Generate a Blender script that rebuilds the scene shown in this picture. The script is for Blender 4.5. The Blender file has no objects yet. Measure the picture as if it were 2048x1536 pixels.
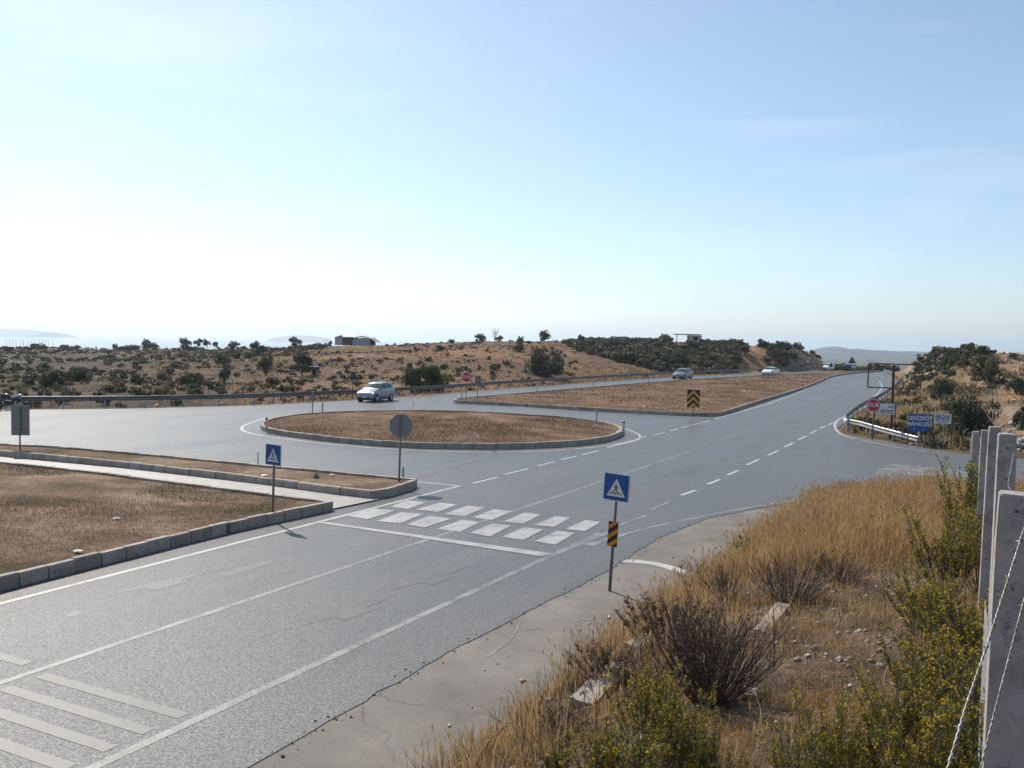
import bpy, bmesh, math, random
import numpy as np
from mathutils import Vector, Matrix, geometry as mgeo
random.seed(7); rng = np.random.default_rng(11)
R = math.radians
SC = bpy.context.scene
COL = SC.collection
# ------------------------------------------------------------------ camera
F = 1700.0; H = 4.9; ROLL = 0.020; HY = 684.0
PITCH = math.atan((768-HY)/F)
cr, sr, cp, sp = math.cos(ROLL), math.sin(ROLL), math.cos(PITCH), math.sin(PITCH)
def _pt(x, y, z): return Vector((x, y*cp+z*sp, -y*sp+z*cp))
cam = bpy.data.cameras.new('camera'); cam_o = bpy.data.objects.new('camera', cam); COL.objects.link(cam_o)
c0, c1, c2 = _pt(cr, 0, sr), _pt(-sr, 0, cr), -_pt(0, 1, 0)
M = Matrix(((c0.x, c1.x, c2.x, 0), (c0.y, c1.y, c2.y, 0), (c0.z, c1.z, c2.z, H), (0, 0, 0, 1)))
cam_o.matrix_world = M
cam.sensor_width = 36; cam.lens = F/2048*36; cam.clip_start = 0.1; cam.clip_end = 90000
SC.camera = cam_o
# ------------------------------------------------------------------ sky, sun, exposure
SUN_AZ, SUN_EL = -33.0, 44.0
w = bpy.data.worlds.new('World'); SC.world = w; w.use_nodes = True
nt = w.node_tree; bg = nt.nodes['Background']
sky = nt.nodes.new('ShaderNodeTexSky'); sky.sky_type = 'NISHITA'; sky.sun_disc = False
sky.sun_elevation = R(SUN_EL); sky.sun_rotation = R(SUN_AZ); sky.altitude = 0
sky.air_density = 1.0; sky.dust_density = 0.5; sky.ozone_density = 1.3
tc = nt.nodes.new('ShaderNodeTexCoord'); mp = nt.nodes.new('ShaderNodeMapping'); mp.inputs['Scale'].default_value = (1.2, 1.2, 7)
mp.inputs['Rotation'].default_value = (0.12, 0.1, 0.3)
cn = nt.nodes.new('ShaderNodeTexNoise'); cn.inputs['Scale'].default_value = 2.2; cn.inputs['Detail'].default_value = 7; cn.inputs['Distortion'].default_value = .6
crp = nt.nodes.new('ShaderNodeValToRGB'); crp.color_ramp.elements[0].position = .52; crp.color_ramp.elements[1].position = .8
crp.color_ramp.elements[0].color = (0, 0, 0, 1); crp.color_ramp.elements[1].color = (.16, .16, .16, 1)
mx = nt.nodes.new('ShaderNodeMix'); mx.data_type = 'RGBA'; mx.inputs[7].default_value = (9, 9.2, 9.5, 1)
L = nt.links.new
L(tc.outputs['Generated'], mp.inputs[0]); L(mp.outputs[0], cn.inputs[0]); L(cn.outputs[0], crp.inputs[0])
sx = nt.nodes.new('ShaderNodeSeparateXYZ'); L(tc.outputs['Generated'], sx.inputs[0])
tr_ = nt.nodes.new('ShaderNodeValToRGB'); L(sx.outputs[2], tr_.inputs[0]); e_ = tr_.color_ramp.elements
e_[0].position = .0; e_[0].color = (.80, .885, 1.0, 1); e_[1].position = .30; e_[1].color = (.97, .99, .94, 1)
el = e_.new(.08); el.color = (.85, .92, 1.0, 1)
tm = nt.nodes.new('ShaderNodeMix'); tm.data_type = 'RGBA'; tm.blend_type = 'MULTIPLY'; tm.inputs[0].default_value = 1
L(sky.outputs[0], tm.inputs[6]); L(tr_.outputs[0], tm.inputs[7])
L(crp.outputs[0], mx.inputs[0]); L(tm.outputs[2], mx.inputs[6]); L(mx.outputs[2], bg.inputs[0])
bg.inputs[1].default_value = 0.118
sd = bpy.data.lights.new('sun', 'SUN'); sd.energy = 4.4; sd.angle = R(.53); sd.color = (1, .93, .83)
so = bpy.data.objects.new('sun', sd); COL.objects.link(so)
dv = Vector((math.sin(R(SUN_AZ))*math.cos(R(SUN_EL)), math.cos(R(SUN_AZ))*math.cos(R(SUN_EL)), math.sin(R(SUN_EL))))
so.rotation_euler = dv.to_track_quat('Z', 'Y').to_euler()
SC.view_settings.view_transform = 'Standard'; SC.view_settings.look = 'None'
SC.view_settings.exposure = 0.33; SC.view_settings.gamma = 1; SC.view_settings.use_curve_mapping = False
SC.cycles.volume_bounces = 1; SC.cycles.max_bounces = 6; SC.cycles.transparent_max_bounces = 8
# ------------------------------------------------------------------ helpers
def ray(px, py):
    u, v = px-1024, py-768
    r = _pt(cr*u+sr*v, F, sr*u-cr*v)
    return r
def G(px, py, z=0.):
    r = ray(px, py); t = (H-z)/-r.z
    return (r.x*t, r.y*t)
def tag(o, label=None, cat=None, group=None, kind=None):
    if label: o['label'] = label
    if cat: o['category'] = cat
    if group: o['group'] = group
    if kind: o['kind'] = kind
    return o
def link(name, me, mat=None, parent=None):
    o = bpy.data.objects.new(name, me); COL.objects.link(o)
    if mat is not None:
        me.materials.append(mat)
    if parent: o.parent = parent
    return o
def empty(name, loc, rz=0., tilt=(0, 0)):
    o = bpy.data.objects.new(name, None); COL.objects.link(o); o.empty_display_size = .3
    o.location = loc; o.rotation_euler = (tilt[0], tilt[1], rz); return o
def npmesh(name, V, Fc, smooth=False):
    V = np.asarray(V, dtype=np.float32); Fc = np.asarray(Fc, dtype=np.int32)
    me = bpy.data.meshes.new(name); k = Fc.shape[1]
    me.vertices.add(len(V)); me.vertices.foreach_set('co', V.ravel())
    me.loops.add(Fc.size); me.loops.foreach_set('vertex_index', Fc.ravel())
    me.polygons.add(len(Fc)); me.polygons.foreach_set('loop_start', np.arange(0, Fc.size, k, dtype=np.int32))
    me.polygons.foreach_set('loop_total', np.full(len(Fc), k, dtype=np.int32))
    if smooth: me.polygons.foreach_set('use_smooth', np.ones(len(Fc), dtype=bool))
    me.update(calc_edges=True); me.validate(); return me
class MB:
    def __init__(s): s.v = []; s.f = []
    def add(s, vs, fs):
        n = len(s.v); s.v += [tuple(p) for p in vs]; s.f += [tuple(i+n for i in f) for f in fs]; return s
    def box(s, c, d, rz=0., ry=0., rx=0.):
        Mx = Matrix.Translation(c) @ Matrix.Rotation(rz, 4, 'Z') @ Matrix.Rotation(ry, 4, 'Y') @ Matrix.Rotation(rx, 4, 'X')
        x, y, z = [q/2 for q in d]
        vs = [Mx @ Vector(p) for p in [(-x,-y,-z),(x,-y,-z),(x,y,-z),(-x,y,-z),(-x,-y,z),(x,-y,z),(x,y,z),(-x,y,z)]]
        return s.add(vs, [(0,3,2,1),(4,5,6,7),(0,1,5,4),(1,2,6,5),(2,3,7,6),(3,0,4,7)])
    def tube(s, pts, r, n=6, cap=True):
        pts = [Vector(p) for p in pts]; rr = r if isinstance(r, (list, tuple)) else [r]*len(pts)
        vs = []; fs = []
        for i, p in enumerate(pts):
            t = (pts[min(i+1, len(pts)-1)]-pts[max(i-1, 0)]).normalized()
            a = t.cross(Vector((0, 0, 1)))
            if a.length < .05: a = t.cross(Vector((0, 1, 0)))
            a.normalize(); b = t.cross(a)
            for k in range(n):
                q = 2*math.pi*k/n; vs.append(p+(a*math.cos(q)+b*math.sin(q))*rr[i])
        for i in range(len(pts)-1):
            for k in range(n):
                k2 = (k+1) % n; fs.append((i*n+k, i*n+k2, (i+1)*n+k2, (i+1)*n+k))
        if cap: fs += [tuple(range(n))[::-1], tuple(range((len(pts)-1)*n, len(pts)*n))]
        return s.add(vs, fs)
    def prism(s, poly, y0, y1):          # polygon in xz, extruded along y (y0 = front)
        n = len(poly); vs = [(x, y0, z) for x, z in poly]+[(x, y1, z) for x, z in poly]
        fs = [tuple(range(n)), tuple(range(2*n-1, n-1, -1))]+[(i, i+n, (i+1) % n+n, (i+1) % n) for i in range(n)]
        return s.add(vs, fs)
    def build(s, name, mat, parent=None, smooth=False, bevel=0):
        me = bpy.data.meshes.new(name); me.from_pydata(s.v, [], s.f); me.update()
        bm = bmesh.new(); bm.from_mesh(me); bmesh.ops.recalc_face_normals(bm, faces=bm.faces)
        if bevel: bmesh.ops.bevel(bm, geom=bm.edges[:], offset=bevel, segments=1, affect='EDGES')
        bm.to_mesh(me); bm.free()
        if smooth:
            for p in me.polygons: p.use_smooth = True
        return link(name, me, mat, parent)
# --- materials
def nodes(name):
    m = bpy.data.materials.new(name); m.use_nodes = True; t = m.node_tree
    return m, t, t.nodes['Principled BSDF']
def ramp(t, fac, stops):
    r = t.nodes.new('ShaderNodeValToRGB'); e = r.color_ramp.elements
    while len(e) < len(stops): e.new(.5)
    for i, (p, c) in enumerate(stops): e[i].position = p; e[i].color = (*c, 1) if len(c) == 3 else c
    t.links.new(fac, r.inputs[0]); return r.outputs[0]
def noise(t, scale, detail=5, vec=None, rough=.55, dist=0):
    n = t.nodes.new('ShaderNodeTexNoise'); n.inputs['Scale'].default_value = scale; n.inputs['Detail'].default_value = detail
    n.inputs['Roughness'].default_value = rough; n.inputs['Distortion'].default_value = dist
    if vec is not None: t.links.new(vec, n.inputs[0])
    return n.outputs[0]
def pos(t): return t.nodes.new('ShaderNodeNewGeometry').outputs['Position']
def mapping(t, vec, scale=(1,1,1), rot=(0,0,0)):
    m = t.nodes.new('ShaderNodeMapping'); m.inputs['Scale'].default_value = scale; m.inputs['Rotation'].default_value = rot
    t.links.new(vec, m.inputs[0]); return m.outputs[0]
def mixc(t, fac, a, b, mode='MIX'):
    m = t.nodes.new('ShaderNodeMix'); m.data_type = 'RGBA'; m.blend_type = mode
    for s_, v in ((0, fac), (6, a), (7, b)):
        if hasattr(v, 'is_output'): t.links.new(v, m.inputs[s_])
        elif s_ == 0: m.inputs[0].default_value = v
        else: m.inputs[s_].default_value = (*v, 1)
    return m.outputs[2]
def mathn(t, op, a, b=None, clamp=False):
    m = t.nodes.new('ShaderNodeMath'); m.operation = op; m.use_clamp = clamp
    for i, v in ((0, a), (1, b)):
        if v is None: continue
        if hasattr(v, 'is_output'): t.links.new(v, m.inputs[i])
        else: m.inputs[i].default_value = v
    return m.outputs[0]
def bump(t, b, h, strength=.3, dist=.01):
    n = t.nodes.new('ShaderNodeBump'); n.inputs['Strength'].default_value = strength; n.inputs['Distance'].default_value = dist
    t.links.new(h, n.inputs['Height']); t.links.new(n.outputs[0], b.inputs['Normal'])
def simple(name, c1, c2=None, scale=8, rough=.6, metal=0, bmp=0, spec=.5, coat=0, emis=0):
    m, t, b = nodes(name); b.inputs['Roughness'].default_value = rough; b.inputs['Metallic'].default_value = metal
    b.inputs['Specular IOR Level'].default_value = spec; b.inputs['Coat Weight'].default_value = coat
    c2 = c2 or tuple(q*.8 for q in c1)
    tcn = t.nodes.new('ShaderNodeTexCoord').outputs['Object']
    n = noise(t, scale, 5, tcn)
    t.links.new(ramp(t, n, [(.35, c1), (.65, c2)]), b.inputs['Base Color'])
    if bmp: bump(t, b, noise(t, scale*6, 4, tcn), bmp, .01)
    return m
def leafmat(name, cols, trans=.3, scale=1.5, rough=.65):
    m, t, b = nodes(name); b.inputs['Roughness'].default_value = rough; b.inputs['Specular IOR Level'].default_value = .25
    P = pos(t); n = noise(t, scale, 3, P)
    oi = t.nodes.new('ShaderNodeObjectInfo').outputs['Random']
    isl = t.nodes.new('ShaderNodeNewGeometry').outputs['Random Per Island']
    f = mathn(t, 'ADD', mathn(t, 'MULTIPLY', n, .45), mathn(t, 'ADD', mathn(t, 'MULTIPLY', oi, .2), mathn(t, 'MULTIPLY', isl, .4)))
    k = len(cols); c = ramp(t, f, [(.2+.6*i/(k-1), cc) for i, cc in enumerate(cols)])
    t.links.new(c, b.inputs['Base Color'])
    tr = t.nodes.new('ShaderNodeBsdfTranslucent'); t.links.new(c, tr.inputs[0])
    ms = t.nodes.new('ShaderNodeMixShader'); ms.inputs[0].default_value = trans
    t.links.new(b.outputs[0], ms.inputs[1]); t.links.new(tr.outputs[0], ms.inputs[2])
    t.links.new(ms.outputs[0], t.nodes['Material Output'].inputs[0]); return m
# --- numpy value noise
_tab = rng.random((256, 256))
def vn(x, y, s=1.):
    x = np.asarray(x, float)/s+57.3; y = np.asarray(y, float)/s+91.7
    xi = np.floor(x).astype(int); yi = np.floor(y).astype(int); fx = x-xi; fy = y-yi
    fx = fx*fx*(3-2*fx); fy = fy*fy*(3-2*fy)
    g = lambda a, b: _tab[a % 256, b % 256]
    return (g(xi, yi)*(1-fx)+g(xi+1, yi)*fx)*(1-fy)+(g(xi, yi+1)*(1-fx)+g(xi+1, yi+1)*fx)*fy
def fbm(x, y, s, n=4):
    r = 0; a = .5
    for i in range(n): r = r+a*(vn(x, y, s)-.5)*2; s = s*.47; a *= .5
    return r
def sstep(t): t = np.clip(t, 0, 1); return t*t*(3-2*t)
def sdist(X, Y, P):          # signed distance to an open polyline, positive on its right-hand side
    X = np.asarray(X, float); Y = np.asarray(Y, float); best = np.full(X.shape, 1e18); sg = np.ones(X.shape)
    for (ax, ay), (bx, by) in zip(P[:-1], P[1:]):
        dx, dy = bx-ax, by-ay; l2 = dx*dx+dy*dy
        t = np.clip(((X-ax)*dx+(Y-ay)*dy)/l2, 0, 1)
        d2 = (X-ax-t*dx)**2+(Y-ay-t*dy)**2
        s_ = np.where((X-ax)*dy-(Y-ay)*dx > 0, 1., -1.)
        m = d2 < best-1e-9; best = np.where(m, d2, best); sg = np.where(m, s_, sg)
    return np.sqrt(best)*sg
# ------------------------------------------------------------------ plan of the place (metres; x right, y away)
GUARD = [(-75, 47), (-45, 51), (-32.5, 53.8), (-25.5, 56.6), (-18.4, 61.4), (-12.4, 69.0), (-5.9, 79.5), (0, 91), (11.6, 110.5), (24.7, 131.5), (37, 148.5), (49.4, 164.2), (67.4, 183.3), (84, 200), (112, 226)]
RLINE = [(112, 234), (100, 216), (82.6, 185.8), (70.7, 158.0), (58.1, 127.3), (46.6, 103.3), (34.7, 79.8), (26.9, 65.5), (21.8, 55.2), (20.1, 51.7), (19.3, 48.7), (20.0, 45.8), (20.6, 43.2), (21.4, 40.6), (24, 38.8), (30, 37.8), (45, 37.2), (90, 36)]
FOOT = [(-22, -26), (-6.3, 0), (-.62, 9.7), (2.45, 15.1), (5.82, 20.6), (8.0, 24.2), (10.2, 26.6), (12.5, 28.2), (16, 29.2), (22, 29.5), (45, 28.2), (90, 27)]
ASPHR = [(-14, -12), (-7.5, .6), (-2.89, 9.44), (-.9, 13.2), (2.21, 18.23), (3.75, 21.3), (5.6, 23.9), (7.4, 25.5), (9.4, 26.9), (12.2, 28.6), (16, 29.6), (22, 29.9), (45, 28.6), (90, 27.3)]
_gu = np.array([1024+F*x/y for x, y in GUARD]); _gy = np.array([y for x, y in GUARD])
SKYL = [(-600, 230, 697), (0, 225, 696), (150, 225, 696), (300, 230, 698), (500, 225, 698), (600, 215, 695), (700, 205, 692), (770, 200, 691), (860, 195, 688), (960, 195, 684), (1100, 195, 684), (1200, 195, 684), (1300, 195, 682), (1420, 190, 687), (1500, 188, 692), (1560, 190, 692), (1600, 194, 700), (1625, 196, 711), (1640, 197, 722), (1652, 198, 741), (1660, 198, 743)]
_su = np.array([s[0] for s in SKYL]); _sy = np.array([s[1] for s in SKYL], float)
_sz = np.array([H-(s[2]-(HY+ROLL*(s[0]-1024)))*s[1]/F for s in SKYL])
def drop(Y):
    s = np.clip(np.asarray(Y, float)-184, 0, None)
    return np.where(s < 45, .0008*s*s, .0008*45*45+.072*(s-45))
_z1y = [30, 42, 62, 75, 92, 108, 130, 150, 170, 185, 210]; _z1z = [.15, .3, .8, 1.4, 2.7, 4.3, 4.5, 3.7, 3.2, 2.2, 1.0]
def T(X, Y):
    X = np.asarray(X, float); Y = np.asarray(Y, float)
    Yc = np.maximum(Y, 5.); u = np.clip(1024+F*X/Yc, -600, 3000)
    dr = drop(Y); base = -.03-np.minimum(dr, 26)-np.where(Y > 175, .12, 0)*0
    # left / back hill
    Ys = np.interp(u, _su, _sy); zs = np.interp(u, _su, _sz); dg = -sdist(X, Y, GUARD)   # positive beyond the guardrail
    Yb = np.interp(u, _gu, _gy)
    t = (Y-Yb-1.0)/np.maximum(Ys-Yb-1.0, 6)
    bumps = fbm(X, Y, 26, 4)*1.1*sstep(dg/14)*(1-sstep((u-1500)/120))+fbm(X, Y, 5, 3)*.35*sstep(dg/5)
    prof = np.where(t < 1, .35*sstep(t*1.6)+.65*sstep(t), 1)
    hill = zs*prof+bumps*np.where(t < 1, np.clip(1.15-t, .15, 1), .15)-.25*sstep(dg/2.5)*(1-sstep((dg-3)/8))
    floor_ = np.interp(u, [900, 1250], [-46, -26])
    beyond = np.maximum(zs-(Y-Ys)*.05-((Y-Ys)/60)**2*.3, floor_)
    hill = np.where(Y > Ys, beyond, hill)
    wl = sstep(dg/1.5)*(1-sstep((u-1651)/8))
    z = base*(1-wl)+hill*wl
    z = np.where((u >= 1659) & (Y > 150), -np.minimum(dr, 26)-.03-.0*Y, z)
    # right slopes
    wr = -sdist(X, Y, RLINE)
    Z1 = np.interp(Y, _z1y, _z1z); W = np.interp(Y, [40, 80, 95, 112, 135], [12, 14, 10, 7, 5])
    rz = Z1*sstep((wr-.6)/W)*(1+.12*fbm(X, Y, 9, 4)*2)+fbm(X, Y, 2.6, 3)*.3*sstep((wr-1)/3)
    rz = np.where(Y > 170, rz-np.minimum(dr, 30), rz)
    rz = rz-np.clip((wr-60)/300, 0, 1)*20
    z = np.where((wr > 0), np.where(wr > .6, rz, z), z)
    # near embankment
    wb = sdist(X, Y, FOOT)
    rr = np.hypot(X, Y)
    pl = np.maximum(H-(1.98+.083*np.minimum(rr, 34)), .25)*(1-.35*sstep((wb-9)/30))
    bz = pl*(.75*sstep(wb/2.6)+.25*sstep(wb/6))+(fbm(X, Y, 1.7, 4)*.22+fbm(X, Y, .35, 2)*.05)*sstep(wb/1.2)
    z = np.where(wb > 0, bz-.03, z)
    return z
def place(px, py, dmin=2.5, dmax=420):
    r = ray(px, py); k = np.geomspace(dmin, dmax, 1400)
    Xs, Ys_, Zs = r.x/r.y*k, k, H+r.z/r.y*k
    below = np.nonzero(Zs < T(Xs, Ys_))[0]
    i = below[0] if len(below) else -1
    return Vector((float(Xs[i]), float(Ys_[i]), float(T(Xs[i:i+1] if i >= 0 else Xs[-1:], Ys_[i:i+1] if i >= 0 else Ys_[-1:])[0])))
def zt(x, y): return float(T(np.array([x]), np.array([y]))[0])
def proj(X, Y, Z):
    X = np.asarray(X, float); Y = np.asarray(Y, float); Z = np.asarray(Z, float)-H
    f = Y*cp-Z*sp; v2 = -(Y*sp+Z*cp); u = F*(cr*X-sr*v2)/f; v = F*(sr*X+cr*v2)/f
    return u+1024, v+768
# ------------------------------------------------------------------ ground
def make_terrain():
    az = np.concatenate([np.arange(-180, -42, 4.), np.arange(-42, 42, .16), np.arange(42, 181, 4.)])
    rs = np.concatenate([[.4], np.geomspace(1.2, 3, 8)[:-1], np.geomspace(3, 34, 190)[:-1], np.geomspace(34, 240, 240)[:-1], np.geomspace(240, 40000, 50)])
    A, Q = np.meshgrid(np.radians(az), rs, indexing='ij')
    X, Y = np.sin(A)*Q, np.cos(A)*Q; Z = T(X, Y)
    Z = np.where(Q > 3000, np.minimum(Z, -26-(Q-3000)*.0008), Z)
    n, m = X.shape; V = np.stack([X, Y, Z], -1).reshape(-1, 3)
    i, j = np.meshgrid(np.arange(n-1), np.arange(m-1), indexing='ij'); b_ = (i*m+j).ravel()
    me = npmesh('ground', V, np.stack([b_, b_+1, b_+m+1, b_+m], -1), True)
    # base colour zones of the land itself
    Yc = np.maximum(Y, 5); u = 1024+F*X/Yc; dg = -sdist(X, Y, GUARD); wr = -sdist(X, Y, RLINE); wb = sdist(X, Y, FOOT)
    def c(v): return np.array(v)[None, None, :]
    f1 = np.clip((u-350)/500, 0, 1)[..., None]; nz = (fbm(X, Y, 22, 4)*1.3+.5).clip(0, 1)[..., None]; n2 = (fbm(X+90, Y, 6, 4)*1.6+.5).clip(0, 1)[..., None]
    left = c((.15, .112, .075))*(1-f1)+c((.31, .185, .105))*f1
    dark = c((.085, .068, .05))*(1-f1)+c((.15, .105, .07))*f1
    C = left*(1-nz*.75)+dark*nz*.75
    C = C*(.8+.4*n2)
    path = ((np.abs(u-1500-(Y-165)*.35) < 26+4*np.sin(Y*.3)) & (Y > 155))[..., None]; C = np.where(path, c((.40, .27, .16)), C)
    cut = (sstep((u-1585)/15)*(Y > 150)*(u < 1665))[..., None]; C = C*(1-cut)+c((.20, .165, .135))*(.6+.8*n2)*cut
    rc = c((.15, .125, .07))*(1-nz)+c((.30, .22, .13))*nz
    rc = np.where((wr > 7)[..., None], c((.34, .24, .16))*(.7+.5*n2), rc)
    grav = sstep((.75-np.abs(((Y-61)+.12*(X-38))/11)))*sstep((wr-8)/3); grav = np.maximum(grav, .8*sstep((wr-3)/3)*(Y < 46)*(X > 23))[..., None]
    grav = grav*(n2*.5+.5); rc = rc*(1-grav)+c((.47, .43, .38))*grav
    C = np.where((wr > 0)[..., None], rc, C)
    bc = (c((.40, .30, .21))*(.65+.6*n2))
    C = np.where((wb > 0)[..., None], bc, C)
    far = (Q > 600)[..., None]; C = np.where(far, c((.10, .11, .09)), C)
    C = np.where(((Q > 1700) & (u > 1600))[..., None], c((.10, .13, .10))+.4*np.maximum(n2-.75, 0), C)
    at = me.color_attributes.new('zone', 'FLOAT_COLOR', 'POINT')
    at.data.foreach_set('color', np.concatenate([C, np.ones_like(C[..., :1])], -1).astype(np.float32).ravel())
    m_, t, b = nodes('earth'); b.inputs['Roughness'].default_value = .95; b.inputs['Specular IOR Level'].default_value = .15
    a = t.nodes.new('ShaderNodeVertexColor'); a.layer_name = 'zone'; P = pos(t)
    col = mixc(t, 1, a.outputs[0], ramp(t, noise(t, 1.1, 8, P, .7), [(.3, (.32, .31, .30)), (.5, (.66, .63, .60)), (.72, (1.05, 1.0, .96))]), 'MULTIPLY')
    col = mixc(t, 1, col, ramp(t, noise(t, 14, 6, P, .7), [(.3, (.4, .38, .36)), (.5, (1, 1, 1)), (.66, (1.6, 1.56, 1.5))]), 'MULTIPLY')
    col = mixc(t, 1, col, ramp(t, noise(t, 60, 4, P, .8), [(.35, (.55, .53, .5)), (.5, (1, 1, 1)), (.65, (1.5, 1.48, 1.45))]), 'MULTIPLY')
    col = mixc(t, 1, col, ramp(t, noise(t, .35, 7, mapping(t, P, (1, 1.5, 1)), .75), [(.36, (.5, .48, .46)), (.5, (1, 1, 1)), (.66, (1.3, 1.25, 1.2))]), 'MULTIPLY')
    nz_ = t.nodes.new('ShaderNodeSeparateXYZ'); t.links.new(t.nodes.new('ShaderNodeNewGeometry').outputs['Normal'], nz_.inputs[0])
    st = ramp(t, mathn(t, 'ADD', nz_.outputs[2], mathn(t, 'MULTIPLY', noise(t, .5, 4, P), .1)), [(.72, (1, 1, 1)), (.86, (0, 0, 0))])
    sep = t.nodes.new('ShaderNodeSeparateXYZ'); t.links.new(P, sep.inputs[0])
    st = mathn(t, 'MULTIPLY', st, ramp(t, mathn(t, 'MULTIPLY', sep.outputs[1], .01), [(.7, (0, 0, 0)), (.8, (1, 1, 1))]))
    rock = ramp(t, noise(t, 1.2, 9, mapping(t, P, (1, 1, .4)), .75), [(.3, (.16, .12, .095)), (.55, (.36, .28, .21)), (.75, (.52, .44, .36))])
    col = mixc(t, st, col, rock); t.links.new(col, b.inputs['Base Color'])
    bump(t, b, noise(t, 9, 9, P, .8), 1., .10)
    tag(link('ground', me, m_), kind='structure', label='dry brown scrubland and earth banks around the junction', cat='ground')
make_terrain()

# ------------------------------------------------------------------ road surfaces
def cdt_sheet(name, poly, mat, z0, step, thick=None):
    P = [Vector(p) for p in poly]; n = len(P)
    xs = [p.x for p in P]; ys = [p.y for p in P]; pts = list(P)
    Pn = np.array(poly)
    gx, gy = np.meshgrid(np.arange(min(xs)+step/2, max(xs), step), np.arange(min(ys)+step/2, max(ys), step))
    gx = gx.ravel(); gy = gy.ravel(); ins = np.zeros(gx.shape, bool)
    for k in range(n):
        x1, y1 = Pn[k]; x2, y2 = Pn[(k+1) % n]
        cnd = ((y1 > gy) != (y2 > gy)) & (gx < (x2-x1)*(gy-y1)/(y2-y1+1e-12)+x1); ins ^= cnd
    cl = np.abs(sdist(gx, gy, list(poly)+[poly[0]])) > step*.3
    pts += [Vector((a, b)) for a, b in zip(gx[ins & cl], gy[ins & cl])]
    vo, eo, fo, *_ = mgeo.delaunay_2d_cdt(pts, [], [list(range(n))], 1, 1e-5)
    X = np.array([v.x for v in vo]); Y = np.array([v.y for v in vo]); Z = z0(X, Y) if callable(z0) else np.full(len(X), z0)-np.minimum(drop(Y), 26)
    me = npmesh(name, np.stack([X, Y, Z], -1), np.array([f for f in fo if len(f) == 3]))
    bm = bmesh.new(); bm.from_mesh(me); bmesh.ops.recalc_face_normals(bm, faces=bm.faces)
    if sum(f.normal.z for f in bm.faces) < 0: bmesh.ops.reverse_faces(bm, faces=bm.faces)
    bm.to_mesh(me); bm.free(); me.update()
    return link(name, me, mat)
def resample(P, step, closed=False):
    P = [np.array(p, float) for p in P]
    if closed: P = P+[P[0]]
    out = []; carry = 0.
    L_ = [np.linalg.norm(b-a) for a, b in zip(P[:-1], P[1:])]; tot = sum(L_); n = max(2, int(round(tot/step)))
    cum = np.concatenate([[0], np.cumsum(L_)]); s = np.linspace(0, tot, n+1)
    X = np.interp(s, cum, [p[0] for p in P]); Y = np.interp(s, cum, [p[1] for p in P]); r = list(zip(X, Y))
    return r[:-1] if closed else r
def smooth(P, n=2, closed=False):
    P = [np.array(p, float) for p in P]
    for _ in range(n):
        Q = []; m = len(P)
        for i in range(m if closed else m-1):
            a, b = P[i], P[(i+1) % m]; Q += [a*.75+b*.25, a*.25+b*.75]
        if not closed: Q = [P[0]]+Q+[P[-1]]
        P = Q
    return [tuple(p) for p in P]
HDIR = math.atan2(.492, .871)          # highway heading (x over y)
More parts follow.
